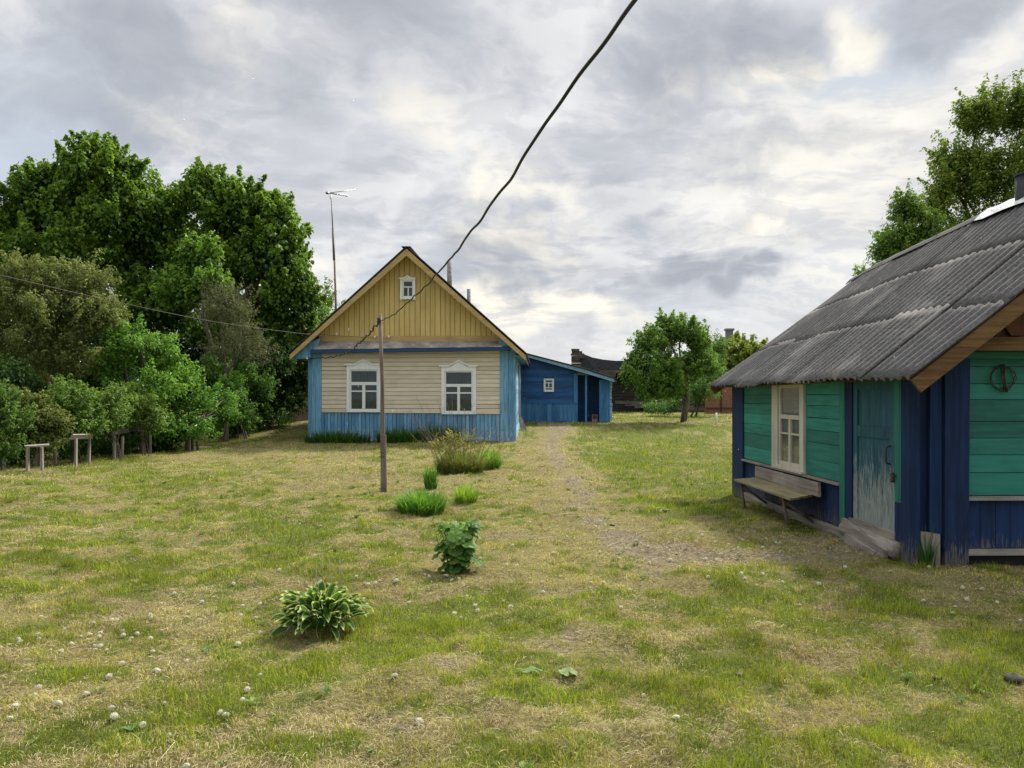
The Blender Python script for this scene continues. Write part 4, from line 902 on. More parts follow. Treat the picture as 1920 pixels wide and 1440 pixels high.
# ------------------------------------------------------------------ ruined log barn
BD = 50.0; b0 = at(1070, 742, BD); BAR = Frame(b0.x, b0.y, gz(b0.x, b0.y), 0)
barn = empty('ruined_barn', BAR.o, 0, label='collapsing blackened log barn with a sagging roof behind the annex', cat='barn')
BP = lambda px, py, ly=0.0: (lambda q: (q[0], q[1]))(BAR.front(px, py, ly))
sag = [(1073, 655), (1083, 659), (1095, 664), (1110, 670), (1130, 674), (1155, 676.5), (1175, 676), (1195, 671), (1230, 668), (1290, 672), (1330, 690)]
top = [BP(a, b, 4.5) for a, b in sag]; tg = [BP(1073, 655, 3.0), BP(1100, 665, 3.0)]; zb_ = BP(0, 706)[1]
m = MB(); n = len(top)
rf = []
for i in range(n):
    x, z = top[i]; rf += [(x, 4.5, z), (x + .1, 2.2, (z + zb_) / 2 + .1 + random.uniform(-.12, .12)), (x + .05, -.6, zb_ - .15 + random.uniform(-.1, .1))]
m.add([rf[k] for k in range(len(rf))], [(i * 3 + j, i * 3 + j + 1, (i + 1) * 3 + j + 1, (i + 1) * 3 + j) for i in range(1, n - 1) for j in range(2)], .5)
ro = m.build('roof', M['barnroof'], barn); ro.modifiers.new('thick', 'SOLIDIFY').thickness = .12
m = MB(); z = -.3; w_end = BP(1097, 0)[0]
while z < tg[0][1] - .1:
    fz = (tg[0][1] - z); xl_ = BP(1067 if fz > 1.3 else 1072, 0, 3.0)[0] + random.uniform(-.06, .06); xr_ = xl_ + min(.35 + fz * 1.3, 2.2) + random.uniform(-.1, .2)
    m.box(xl_, xr_, 3.0 + random.uniform(-.05, .05), 3.25, z, z + .15, None, .015); z += .165
m.build('gable_logs', M['barn_l'], barn)
m = MB(); z = -.3
while z < zb_ + .05: m.box(w_end - .4, BP(1335, 0)[0], .0 + random.uniform(-.03, .03), .25, z, z + .17, None, .01); z += .19
m.box(w_end - .4, w_end - .15, .26, 4.6, -.3, zb_ - .1, .5); m.box(w_end - .35, BP(1335, 0)[0], .26, .4, -.3, zb_, .5); m.build('log_wall', M['barn'], barn)
m = MB()
for k in range(7): yy = BP(0, 742 + k * 4)[1]; m.plank((BP(1150 + k * 9, 0)[0], -.5 - random.random() * .4, yy * .5 + .1), (BP(1240 + k * 14, 0)[0], -.6, yy * .5 + random.uniform(-.1, .2)), .2, .12, (0, .3, 1)); m.build('fallen_log', M['barn_l'], barn); m = MB()
m = MB(); (xa, za), (xb, zb2) = BP(1128, 699, -1.2), BP(1215, 703, -1.2); m.box(xa, xb, -1.2, .5, za - .02, za + .18, .5, .05); m.box(xa - .1, xa + .9, -1.25, -1.1, za - .22, za + .1, .6, .04); m.build('porch_roof', M['barn_l'], barn)

# ------------------------------------------------------------------ neighbour's fence, house and post behind
f0 = at(1322, 742, 47); fb = empty('sheet_fence', (f0.x, f0.y, gz(f0.x, f0.y)), label='rusty brown sheet fence with a gate behind the white stake', cat='fence')
hz_ = at(0, 727, 47).z - gz(f0.x, f0.y); m = MB(); x = 0
while x < 6: m.box(x, x + .5, 0, .03, -.05, hz_ + .05 + random.uniform(-.02, .02), None); x += .508
m.build('panel', M['browniron'], fb)
for x in (.93, 1.9, 3.9): m = MB(); m.box(x, x + .09, -.06, -.001, -.1, hz_ + .12); m.build('fence_post', M['iron'], fb)
m = MB(); m.box(.03, 5.9, -.05, -.002, .3, .38); m.build('rail', M['iron'], fb)
p = at(1343, 790, 34.5); m = MB(); m.tube([(0, 0, -.1), (.01, 0, .30), (.0, 0, .52)], [.045, .042, .04], 10); o = m.build('white_stake', M['ceramic'], None, label='short white painted stake in the far grass', cat='stake'); o.location = (p.x, p.y, gz(p.x, p.y))
nb = at(1383, 742, 75); nh = empty('far_house', (nb.x, nb.y, gz(nb.x, nb.y)), label='distant house hidden by trees with only its chimney showing', cat='house')
m = MB(); m.box(-5, 5, 0, 8, -.2, 2.8); m.build('wall', M['brown_z'], nh)
m = MB(); m.prism([(-5.5, 2.6), (5.5, 2.6), (0, 5.3)], -.4, 8.4); m.build('roof', M['roof_dark'], nh)
m = MB(); zc_ = at(0, 616.5, 78).z - nh.location.z; m.box(-.32, .32, 2.6, 3.2, 4.6, zc_ - .2); m.box(-.42, .42, 2.5, 3.3, zc_ - .199, zc_); m.build('chimney', M['concrete'], nh)

# ------------------------------------------------------------------ foliage
def leaf_quads(P, N, T, L, Wd, col, fold=.25):
    """rhombic folded leaves: P centre, N normal, T tip direction"""
    n = len(P); S = np.cross(N, T); S /= np.linalg.norm(S, axis=1)[:, None] + 1e-9; L = L[:, None]; Wd = Wd[:, None]
    V = np.empty((n, 4, 3)); V[:, 0] = P - T * L * .5; V[:, 1] = P + S * Wd * .5 + N * Wd * fold - T * L * .08; V[:, 2] = P + T * L * .5 - N * L * .12; V[:, 3] = P - S * Wd * .5 + N * Wd * fold - T * L * .08
    b = np.arange(n)[:, None] * 4; Fc = np.concatenate([b + np.array([0, 1, 2]), b + np.array([0, 2, 3])], 0)
    return V.reshape(-1, 3), Fc, np.repeat(col, 4, 0)
def unit(v): return v / (np.linalg.norm(v, axis=1)[:, None] + 1e-9)
def crown_leaves(lobes, ncl, nper, L, colA, colB, spread=.35, droop=.5, inner=.28, gap=.38, lump=.35, seed=0, flat=.6, aspect=.75, tip=None, yellow=0.0):
    """lobes: (cx,cy,cz, rx,ry,rz); clusters on lumpy shells, sprays of leaves in each"""
    r_ = np.random.default_rng(seed + 100); lob = np.array(lobes, float); wgt = (lob[:, 3] * lob[:, 5]) ** 1.0; wgt /= wgt.sum()
    ncl = int(ncl * .50); nper = int(nper * 2.0); k = r_.choice(len(lob), ncl, p=wgt); d = unit(r_.normal(size=(ncl, 3)))
    d[:, 2] = np.where(d[:, 2] < -.35, -d[:, 2] * r_.random(ncl), d[:, 2]); d = unit(d)
    lumpn = fbm(d[:, 0] * 1.0 + k * 7.7, d[:, 1], 1.9, seed, 3, z=d[:, 2]); rad = (1 - lump * .6 + lump * 1.2 * (lumpn - .35) * 1.6)
    rr = np.where(r_.random(ncl) < inner, r_.uniform(.3, .8, ncl), r_.uniform(.74, 1.12, ncl)) * rad
    Cc = lob[k, :3] + d * lob[k, 3:] * rr[:, None]
    ng = fbm(Cc[:, 0], Cc[:, 1], .75, seed + 5, 3, z=Cc[:, 2]); keep = ng > gap * .92; Cc, d = Cc[keep], d[keep]; n = len(Cc)
    outw = unit(d * np.array([1, 1, .6]) + np.array([0, 0, .75])); cv = r_.random(n) * .6 + .4 * sstep(ng[keep], .35, .7); csz = r_.uniform(.6, 1.2, n); sh_ = r_.random(n) < .28
    ci = np.repeat(np.arange(n), nper); m = len(ci); al = r_.random(m); taper = (1.05 - .8 * al)[:, None]
    o = r_.normal(size=(m, 3)) * np.array([1, 1, flat]) * spread * .74 * taper * (csz * np.where(sh_, .6, 1.0))[ci][:, None] * np.where(r_.random(m) < .06, 1.7, 1.0)[:, None]
    along = ((al - .45) * 2.3 * spread * (csz * np.where(sh_, 1.55, 1.0))[ci])[:, None]
    P = Cc[ci] + o + outw[ci] * along; P[:, 2] -= droop * spread * (np.linalg.norm(o[:, :2], axis=1) / spread) ** 1.5 * .7
    N = unit(unit(r_.normal(size=(m, 3))) * .6 + np.array([0, 0, .8]) + unit(o) * .9); T = unit(o * .8 + outw[ci] * .3 * spread + r_.normal(size=(m, 3)) * .4 * spread - np.array([0, 0, droop * spread * 1.1]) )
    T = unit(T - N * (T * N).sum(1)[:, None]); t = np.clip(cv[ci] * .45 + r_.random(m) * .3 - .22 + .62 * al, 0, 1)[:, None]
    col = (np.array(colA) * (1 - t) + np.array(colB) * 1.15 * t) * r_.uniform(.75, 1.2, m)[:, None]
    if yellow:
        yy = (r_.random(m) < yellow)[:, None]; col = np.where(yy, col * np.array([2.0, 1.3, 1.1]), col)
    Ls = L * r_.uniform(.6, 1.3, m)
    return leaf_quads(P, N, T, Ls, Ls * aspect, col), Cc
def limb_pts(a, b, bend=.12, n=6):
    a = Vector(a); b = Vector(b); L = (b - a).length; off = Vector((random.uniform(-1, 1), random.uniform(-1, 1), random.uniform(0, .6))) * L * bend
    return [a.lerp(b, i / (n - 1)) + off * math.sin(math.pi * i / (n - 1)) + Vector([random.uniform(-1, 1) * L * .012 for _ in range(3)]) for i in range(n)]
def tree(name, label, cat, base, lobes, trunk_r, fork, ncl, nper, L, cA, cB, group=None, stems=1, twigs=60, woodm='bark', mat='leaf', **kw):
    base = Vector(base); t = empty(name, base, label=label, cat=cat, group=group); lb = [(l[0] - base.x, l[1] - base.y, l[2] - base.z, l[3], l[4], l[5]) for l in lobes]
    (V, Fc, cc), Cc = crown_leaves(lb, ncl, nper, L, cA, cB, **kw)
    m = MB(); tips = []
    for s in range(stems):
        o = Vector((random.uniform(-1, 1), random.uniform(-1, 1), 0)) * (.0 if stems == 1 else .35 * lb[0][3]); fk = Vector(fork) - base if fork is not None else Vector((0, 0, .4))
        fk = fk + o * .5; m.tube(limb_pts(o + Vector((0, 0, -.15)), fk, .05), [trunk_r * (1.35 - .6 * i / 5) for i in range(6)], 9)
        for l in lb:
            e = Vector(l[:3]) + Vector((random.uniform(-.3, .3) * l[3], random.uniform(-.3, .3) * l[4], l[5] * .3)); q = limb_pts(fk, e, .13, 7); m.tube(q, [trunk_r * (.62 - .5 * i / 6) for i in range(7)], 7); tips += [(p, trunk_r * (.4 - .3 * i / 6)) for i, p in enumerate(q) if i > 1]
    
    if len(Cc) and tips:
        for j in random.sample(range(len(Cc)), min(twigs, len(Cc))):
            c = Vector(Cc[j]); p, r0 = min(tips, key=lambda q: (q[0] - c).length); m.tube(limb_pts(p, c, .1, 5), [max(r0 * .5 * (1 - i / 5), .006) for i in range(5)], 4, cap=False)
    m.build('trunk', M[woodm], t)
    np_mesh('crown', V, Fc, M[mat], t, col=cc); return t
MA, MBc = (.022, .075, .011), (.17, .29, .032)         # maple greens
def lobe(px, py, Y, rpx, rpy, depth=None):
    p = at(px, py, Y); s = Y / F; return (p.x, p.y, p.z, rpx * s, (depth or rpx * s), rpy * s)
def gbase(px, Y): p = at(px, 742, Y); return (p.x, p.y, gz(p.x, p.y))

tree('maple_tree', 'tallest broad crowned maple rising behind the dull grey green pear tree', 'tree', gbase(150, 33), [lobe(190, 330, 33, 70, 72), lobe(90, 390, 33, 78, 80), lobe(215, 420, 32.5, 62, 90), lobe(130, 490, 33, 115, 90), lobe(20, 470, 33, 70, 90), lobe(60, 570, 34, 95, 90)],
     .26, at(150, 600, 33), 1800, 48, .175, MA, MBc, spread=.38, droop=.9, seed=1, gap=.40, lump=.5, aspect=.9)
tree('maple_tree', 'lower maple filling the dip between the two taller maples', 'tree', gbase(300, 34), [lobe(290, 400, 34, 58, 66), lobe(260, 470, 34, 70, 70), lobe(330, 500, 34, 62, 80), lobe(280, 590, 34, 90, 80), lobe(375, 480, 33.5, 40, 56)],
     .22, at(300, 610, 34), 1150, 48, .175, MA, MBc, spread=.38, droop=.9, seed=2, gap=.42, lump=.5, aspect=.9)
tree('maple_tree', 'maple with pointed top shoots closest to the television antenna', 'tree', gbase(460, 34), [lobe(395, 370, 34, 48, 60), lobe(445, 400, 34, 66, 66), lobe(525, 430, 34, 38, 66), lobe(500, 500, 34, 80, 78), lobe(420, 500, 34.5, 64, 74), lobe(548, 560, 33.5, 46, 80), lobe(480, 620, 35, 95, 82), lobe(560, 650, 34.5, 40, 70)],
     .24, at(460, 620, 34), 1850, 48, .175, MA, MBc, spread=.38, droop=.9, seed=3, gap=.40, lump=.5, aspect=.9)
tree('maple_sapling', 'young light green maple in front of the tall maples, above the dead shrub', 'tree', gbase(395, 29), [lobe(375, 490, 30, 32, 52), lobe(350, 550, 30, 48, 44), lobe(395, 545, 29.5, 34, 40)], .09, at(380, 590, 29.5), 260, 34, .15, (.05, .14, .015), (.17, .29, .04), spread=.28, droop=.7, seed=4, aspect=.85, twigs=20)
tree('pear_tree', 'dull grey green pear tree crossed by the thin wire', 'tree', gbase(90, 23), [lobe(150, 530, 23, 52, 50), lobe(40, 540, 22.5, 60, 66), lobe(100, 590, 22.5, 98, 66), lobe(180, 610, 23, 52, 80), lobe(30, 650, 22, 80, 80), lobe(130, 690, 23, 80, 70)],
     .12, at(95, 680, 23), 1500, 36, .085, (.06, .09, .02), (.21, .25, .08), spread=.22, droop=.3, seed=5, gap=.36, lump=.5, aspect=.5, twigs=90)
tree('dead_shrub', 'half dead grey brown shrub with bare twigs below the young maple', 'shrub', gbase(430, 28), [lobe(425, 590, 28.5, 58, 60), lobe(450, 660, 28, 60, 60)], .06, at(430, 700, 28), 700, 24, .07, (.05, .065, .03), (.14, .16, .07), spread=.24, droop=.2, seed=6, gap=.3, aspect=.45, twigs=110, stems=2, woodm='pole')
tree('lilac_bush', 'bright green upright bush with two pointed tops in the hedge', 'bush', gbase(260, 23), [lobe(250, 650, 23, 44, 50), lobe(300, 680, 23.5, 40, 48), lobe(225, 700, 23, 44, 60), lobe(275, 740, 22.8, 70, 60), lobe(262, 800, 23.4, 70, 40), lobe(330, 730, 24.5, 44, 56)], .05, at(265, 770, 23), 760, 34, .085, (.06, .16, .018), (.17, .32, .045), spread=.22, droop=.3, seed=7, gap=.38, lump=.5, stems=3, twigs=50)
tree('raspberry_bush', 'vivid green spreading bush closing the row of currants towards the house', 'bush', gbase(350, 24), [lobe(345, 760, 24.5, 60, 54), lobe(395, 765, 26, 46, 48), lobe(340, 812, 24, 62, 40), lobe(420, 790, 27, 36, 36), lobe(430, 740, 28, 30, 40)], .035, at(350, 800, 24), 620, 32, .085, (.05, .15, .018), (.15, .30, .045), spread=.20, droop=.3, seed=8, gap=.36, lump=.5, stems=4, twigs=40)
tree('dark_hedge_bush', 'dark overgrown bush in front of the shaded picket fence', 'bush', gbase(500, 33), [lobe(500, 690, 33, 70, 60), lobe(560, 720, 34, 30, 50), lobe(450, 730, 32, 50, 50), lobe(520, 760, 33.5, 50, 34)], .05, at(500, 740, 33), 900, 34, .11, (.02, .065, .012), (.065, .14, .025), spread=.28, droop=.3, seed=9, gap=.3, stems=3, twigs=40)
tree('young_elm', 'light green tree right behind the house corner', 'tree', gbase(560, 37), [lobe(565, 610, 37, 40, 66), lobe(598, 610, 38, 34, 44), lobe(555, 690, 37, 50, 60), lobe(612, 570, 39, 22, 40)], .1, at(570, 690, 37), 420, 30, .11, (.06, .15, .02), (.19, .31, .06), spread=.3, droop=.3, seed=10, gap=.42, lump=.6, twigs=70, aspect=.6)
tree('hazel_bush', 'mid green bush under the dead shrub, beside the picket fence', 'bush', gbase(460, 29), [lobe(450, 770, 29, 40, 34), lobe(400, 720, 29, 44, 50), lobe(470, 735, 30, 40, 50), lobe(430, 800, 29.5, 46, 20), lobe(500, 785, 32, 46, 22)], .03, at(450, 790, 29), 640, 30, .10, (.035, .10, .015), (.10, .2, .03), spread=.24, droop=.3, seed=12, gap=.3, lump=.5, stems=4, twigs=30)
# currant bushes along the left edge of the yard, each with its own look
for k, (px, Y, lbs, lab, a, b) in enumerate((
    (0, 17.0, [(0, 800, 17, 50, 56), (-20, 770, 17, 50, 60), (10, 850, 16.8, 30, 30)], 'currant bush nearest the front of the row, cut by the picture edge', (.04, .10, .015), (.12, .21, .04)),
    (75, 18.2, [(60, 780, 18.2, 44, 50), (95, 800, 18.2, 40, 40), (60, 830, 18, 44, 26)], 'brownish green currant bush over the nearest low rail', (.07, .10, .02), (.18, .22, .05)),
    (140, 19.4, [(135, 770, 19.4, 42, 50), (160, 800, 19.4, 34, 40), (115, 740, 19.6, 26, 30)], 'currant bush over the second low rail', (.05, .12, .015), (.16, .26, .05)),
    (215, 20.6, [(205, 770, 20.6, 46, 44), (180, 790, 20.4, 30, 34), (225, 790, 20.6, 34, 26)], 'leafy currant bush between the pale board and the five thin posts', (.06, .13, .018), (.19, .29, .06)),
    (270, 22, [(262, 775, 22, 36, 36), (240, 760, 22, 34, 36), (285, 800, 22, 20, 20)], 'spreading currant bush over the five thin posts', (.06, .13, .018), (.19, .29, .06)))):
    tree('currant_bush', lab, 'bush', gbase(px, Y), [lobe(*l) for l in lbs], .012, at(px, 842 if px < 150 else 830, Y), 420, 30, .062, a, b, group='currant bushes along the yard edge', spread=.15, droop=.3, seed=20 + k, gap=.34, lump=.6, stems=4, twigs=60)
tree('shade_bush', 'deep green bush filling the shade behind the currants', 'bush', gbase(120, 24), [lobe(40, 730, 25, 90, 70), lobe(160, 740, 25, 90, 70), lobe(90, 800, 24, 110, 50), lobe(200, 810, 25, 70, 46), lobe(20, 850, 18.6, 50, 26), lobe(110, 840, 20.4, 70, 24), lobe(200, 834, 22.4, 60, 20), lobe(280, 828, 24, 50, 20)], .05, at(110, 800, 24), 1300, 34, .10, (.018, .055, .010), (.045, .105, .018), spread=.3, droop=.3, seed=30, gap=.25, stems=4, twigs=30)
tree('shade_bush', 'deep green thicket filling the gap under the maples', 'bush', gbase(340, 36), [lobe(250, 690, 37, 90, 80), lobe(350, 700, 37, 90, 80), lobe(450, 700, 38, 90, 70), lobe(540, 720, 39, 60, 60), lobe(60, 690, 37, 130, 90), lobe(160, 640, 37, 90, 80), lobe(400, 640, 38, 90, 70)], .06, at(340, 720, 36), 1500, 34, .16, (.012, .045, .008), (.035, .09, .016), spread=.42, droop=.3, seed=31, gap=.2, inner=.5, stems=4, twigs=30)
# apple tree and its neighbours at the back right
tree('apple_tree', 'round crowned apple tree standing alone on the far lawn', 'tree', (*at(1281, 742, 35.8)[:2], gz(*at(1281, 742, 35.8)[:2])), [lobe(1225, 650, 36, 40, 44), lobe(1285, 630, 36, 42, 42), lobe(1230, 700, 35.6, 52, 46), lobe(1310, 690, 36, 36, 48), lobe(1205, 740, 35.4, 34, 26), lobe(1255, 735, 35.4, 44, 34), lobe(1180, 712, 36, 16, 20), lobe(1312, 650, 36.3, 20, 36), lobe(1195, 690, 36, 26, 34), lobe(1250, 612, 36, 16, 20)],
     .12, at(1284, 700, 35.9), 1150, 32, .125, (.05, .13, .02), (.19, .32, .055), spread=.25, droop=.2, seed=40, gap=.42, lump=.6, twigs=110, aspect=.6)
tree('plum_bush', 'low loose bush behind the apple tree trunk', 'bush', gbase(1300, 42), [lobe(1300, 740, 42, 46, 34), lobe(1330, 700, 43, 30, 50), lobe(1240, 765, 42, 40, 16), lobe(1345, 660, 44, 24, 30)], .05, at(1310, 760, 42), 520, 26, .10, (.05, .13, .025), (.15, .27, .06), spread=.3, droop=.2, seed=41, gap=.42, lump=.6, twigs=50, stems=2)
tree('chestnut_tree', 'dense rounded yellow green tree below the distant chimney', 'tree', gbase(1385, 56), [lobe(1385, 690, 56, 52, 44), lobe(1385, 668, 56, 42, 36), lobe(1360, 695, 56, 34, 34), lobe(1410, 700, 56, 40, 40), lobe(1380, 730, 56, 50, 34)], .2, at(1385, 720, 56), 900, 40, .28, (.07, .14, .018), (.24, .29, .045), spread=.45, droop=.9, seed=42, gap=.3, lump=.4, aspect=.6, twigs=10)
# trees behind the green shed
tree('ash_tree', 'tall airy tree towering above the shed chimney pipe', 'tree', gbase(1880, 27), [lobe(1850, 230, 27, 50, 66), lobe(1905, 230, 27.5, 50, 70), lobe(1800, 340, 27, 50, 80), lobe(1870, 350, 26.5, 70, 90), lobe(1775, 300, 27, 26, 46), lobe(1845, 430, 27, 80, 60), lobe(1950, 320, 27, 60, 90), lobe(1757, 390, 26.8, 20, 60)],
     .16, at(1880, 560, 27), 1750, 34, .12, (.045, .10, .015), (.20, .29, .05), spread=.30, droop=.2, seed=43, gap=.42, lump=.7, aspect=.5, twigs=220, yellow=.10)
tree('ash_sapling', 'lower leafy sapling behind the shed ridge beside the tall airy tree', 'tree', gbase(1690, 24), [lobe(1700, 400, 24, 24, 50), lobe(1735, 440, 24, 30, 46), lobe(1680, 455, 24, 34, 40), lobe(1655, 480, 24, 12, 26), lobe(1700, 500, 24, 46, 50)], .06, at(1695, 560, 24), 620, 30, .105, (.05, .12, .018), (.18, .29, .05), spread=.24, droop=.2, seed=44, gap=.42, lump=.7, aspect=.5, twigs=110)
tree('elder_shoot', 'small leafy shoot peeping over the lower end of the shed ridge', 'shrub', gbase(1612, 20), [lobe(1612, 512, 20, 13, 10), lobe(1618, 540, 20, 14, 14)], .02, at(1615, 560, 20), 60, 14, .075, (.08, .17, .03), (.2, .32, .07), spread=.12, seed=45, gap=.2, twigs=30, aspect=.5)

# ------------------------------------------------------------------ picket fence in the shade, berry supports
def ground_at(px, Y): p = at(px, 742, Y); return Vector((p.x, p.y, gz(p.x, p.y)))
a, b = ground_at(420, 30.5), ground_at(580, 37); pf = empty('picket_fence', a, label='dark old picket fence in the shade left of the house', cat='fence'); d = b - a; n = 62; m = MB()
for i in range(n): q = d * (i / n); zz = gz(a.x + q.x, a.y + q.y) - a.z; h = random.uniform(1.25, 1.5); m.plank((q.x, q.y, zz - .05), (q.x + random.uniform(-.04, .04), q.y, zz + h), .075, .02, (1, 0, 0))
m.build('picket', M['pole'], pf)
m = MB()
for h in (.4, 1.05): m.plank((0, .04, h), (d.x, d.y + .04, h + d.z), .08, .03); m.build('rail', M['pole'], pf); m = MB()
def support(label, posts, rails, Y0):
    o = Vector(ground_at(posts[0][0], posts[0][2])); t = empty('berry_support', o, label=label, cat='bush support', group='low wooden berry bush supports')
    for px, pt_, Y in posts:
        g = ground_at(px, Y); tp = at(px + random.uniform(-1, 1), pt_, Y); m = MB(); m.box(-.026, .026, -.03, .03, -.1, tp.z - g.z, None, .004); q = m.build('post', M['oldwood_z'], t); q.location = g - o; q.rotation_euler = (random.uniform(-.03, .03), (tp.x - g.x), 0)
    for (p0, y0, Y0_), (p1, y1, Y1_) in rails:
        m = MB(); m.plank(at(p0, y0, Y0_) - o, at(p1, y1, Y1_) - o, .13, .035, (0, 1, .1)); m.build('rail', M['oldwood_x'], t)
support('low narrow wooden rail on two posts, lowest of the berry supports', [(52, 838, 16.9), (79, 838, 17.2), (68, 842, 18.4), (8, 838, 17.2)], [((46, 837, 16.9), (92, 834, 17.2)), ((20, 836, 18.0), (60, 836, 18.2))], 17)
support('second low wooden rail with a pale board on two posts', [(142, 822, 18.3), (167, 821, 19.6), (104, 834, 19.0)], [((134, 819, 18.3), (174, 818, 19.4)), ((96, 826, 19), (140, 822, 19.3))], 19)
support('five thin wooden posts under the spreading currant bush', [(215, 812, 21.0), (229, 818, 21.2), (243, 808, 22.6), (269, 808, 22.8), (282, 810, 23.0)], [((212, 811, 21.6), (246, 806, 22.6)), ((238, 807, 22.8), (290, 808, 23))], 22)

# ------------------------------------------------------------------ clumps of garden plants
def strap_leaves(n, R0, h, wd, colA, colB, lean=(.2, .9), seg=5, seed=0, curl=.9, ell=1.0, tipc=None):
    r_ = np.random.default_rng(seed); V = np.empty((n, seg, 2, 3)); cc = np.empty((n, seg, 2, 3))
    a0 = r_.uniform(0, 2 * np.pi, n); rr = R0 * np.sqrt(r_.random(n)); bx, by = np.cos(a0) * rr, np.sin(a0) * rr * ell; a = a0 + r_.normal(0, .6, n); q_ = rr / R0; H = h * r_.uniform(.4, 1.12, n) * (1 - .25 * r_.random(n)) * (1 - (.22 if ell > .5 else .1) * q_ ** 2); ln = r_.uniform(*lean, n) * (.45 + .6 * q_); w0 = wd * r_.uniform(.7, 1.3, n); t_ = r_.random(n)
    for i in range(seg):
        s = i / (seg - 1); o = H * ln * s ** 1.7 * curl; zz = H * (s - .45 * ln * s ** 2.6); ww = w0 * (1 - s ** 2.2) * .5 + .0004
        px_, py_ = bx + np.cos(a) * o, by + np.sin(a) * o
        for q, sg in ((0, -1), (1, 1)): V[:, i, q] = np.stack([px_ - np.sin(a) * ww * sg, py_ + np.cos(a) * ww * sg, zz], 1); 
        c = (np.array(colA) * (1 - t_[:, None]) + np.array(colB) * t_[:, None]) * (.75 + .45 * s); cc[:, i, 0] = c; cc[:, i, 1] = c * .93
    b = np.arange(n)[:, None] * seg * 2; Fc = np.concatenate([b + np.array([2 * i, 2 * i + 1, 2 * i + 3, 2 * i + 2]) for i in range(seg - 1)], 0)
    return V.reshape(-1, 3), Fc, cc.reshape(-1, 3)
def clump(name, label, cat, px, py, n, R0, h, wd, cA, cB, seed, Y=None, parts=None, **kw):
    Y = Y or F * CAM_H / (py - 742); g = ground_at(px, Y); V, Fc, cc = strap_leaves(n, R0, h, wd, cA, cB, seed=seed, **kw)
    o = np_mesh(name, V, Fc, M['leaf'], col=cc); o.location = g; return tag(o, label, cat)
clump('daylily_clump', 'wide low clump of bright green daylily leaves, nearest the pole', 'plant', 789, 960, 1000, .34, .47, .016, (.06, .17, .02), (.17, .34, .045), 1, lean=(.25, .95))
clump('daylily_clump', 'small round yellow green daylily clump beside the wide one', 'plant', 873, 944, 460, .17, .43, .014, (.12, .24, .02), (.30, .46, .06), 2, lean=(.1, .7))
clump('phlox_stems', 'narrow upright leafy clump just behind the wide green clump', 'plant', 808, 918, 210, .11, .52, .02, (.05, .15, .02), (.14, .29, .04), 3, lean=(.05, .45))
clump('iris_clump', 'tall bright green clump at the right end of the dry bush', 'plant', 917, 878, 420, .25, .68, .022, (.09, .2, .02), (.22, .38, .05), 4, lean=(.1, .7))
for k, (px, py, Y, n, R0, h, lab) in enumerate(((632, 829, 28.0, 900, 1.2, .42, 'short dark grass strip below the curtained window beside the pole'), (760, 829, 27.9, 900, 1.1, .50, 'tall dark grass strip between the two windows at the house foot'), (825, 829, 27.8, 620, .7, .60, 'dark grass strip at the house foot behind the dry rose bush'))):
    o = clump('long_grass', lab, 'long grass', px, py, int(n * 1.1), R0, h * 1.5, .022, (.03, .085, .02), (.11, .23, .04), 10 + k, Y=Y, lean=(.1, .9), ell=.16); tag(o, group='long grass strips at the house foot')
clump('shed_grass', 'tall thin grass growing at the corner of the green shed', 'grass tuft', 1738, 1062, 90, .07, .52, .009, (.03, .09, .02), (.08, .2, .05), 20, Y=7.66, lean=(.05, .5))
# dry bush with arching twigs
g = ground_at(862, 16.9); db = empty('dry_rose_bush', g, label='tangled dry straw coloured bush with bare twigs in front of the house', cat='bush')
V, Fc, cc = strap_leaves(900, .46, .72, .012, (.17, .17, .05), (.42, .37, .16), seed=31, lean=(.35, 1.2), ell=.8); np_mesh('grass_blades', V, Fc, M['leaf'], db, col=cc)
V, Fc, cc = strap_leaves(1100, .50, .66, .016, (.09, .16, .03), (.24, .32, .06), seed=32, lean=(.2, .9), ell=.8); np_mesh('green_blades', V, Fc, M['leaf'], db, col=cc)
m = MB()
for k in range(44):
    a = random.uniform(0, 6.28); L = random.uniform(.7, 1.75) if k > 14 else random.uniform(1.4, 2.0); ln = random.uniform(.25, .75); r0 = random.uniform(0, .5); p0 = Vector((math.cos(a) * r0, math.sin(a) * r0 * .7, 0)); e = p0 + Vector((math.cos(a) * L * ln, math.sin(a) * L * ln * .6, L * (1 - ln * .3))); q = limb_pts(p0, e, .12, 7); m.tube(q, [.006 - .0006 * i for i in range(7)], 4)
    for _ in range(3): i = random.randint(2, 5); m.tube(limb_pts(q[i], q[i] + Vector((random.uniform(-.35, .35), random.uniform(-.2, .2), random.uniform(.05, .4))), .1, 4), [.003, .0025, .002, .002], 4)
m.build('twigs', M['pole'], db)
(V, Fc, cc), _ = crown_leaves([(0, 0, .55, .55, .4, .4), (-.35, 0, .5, .35, .3, .35)], 130, 14, .035, (.12, .15, .03), (.35, .34, .08), spread=.1, seed=33, gap=.1); np_mesh('leaves', V, Fc, M['leaf'], db, col=cc)
for k, (px, py, h) in enumerate(((885, 985, .16), (1000, 990, .14), (965, 865, .2), (1130, 1100, .13), (1108, 1120, .13))):
    pass

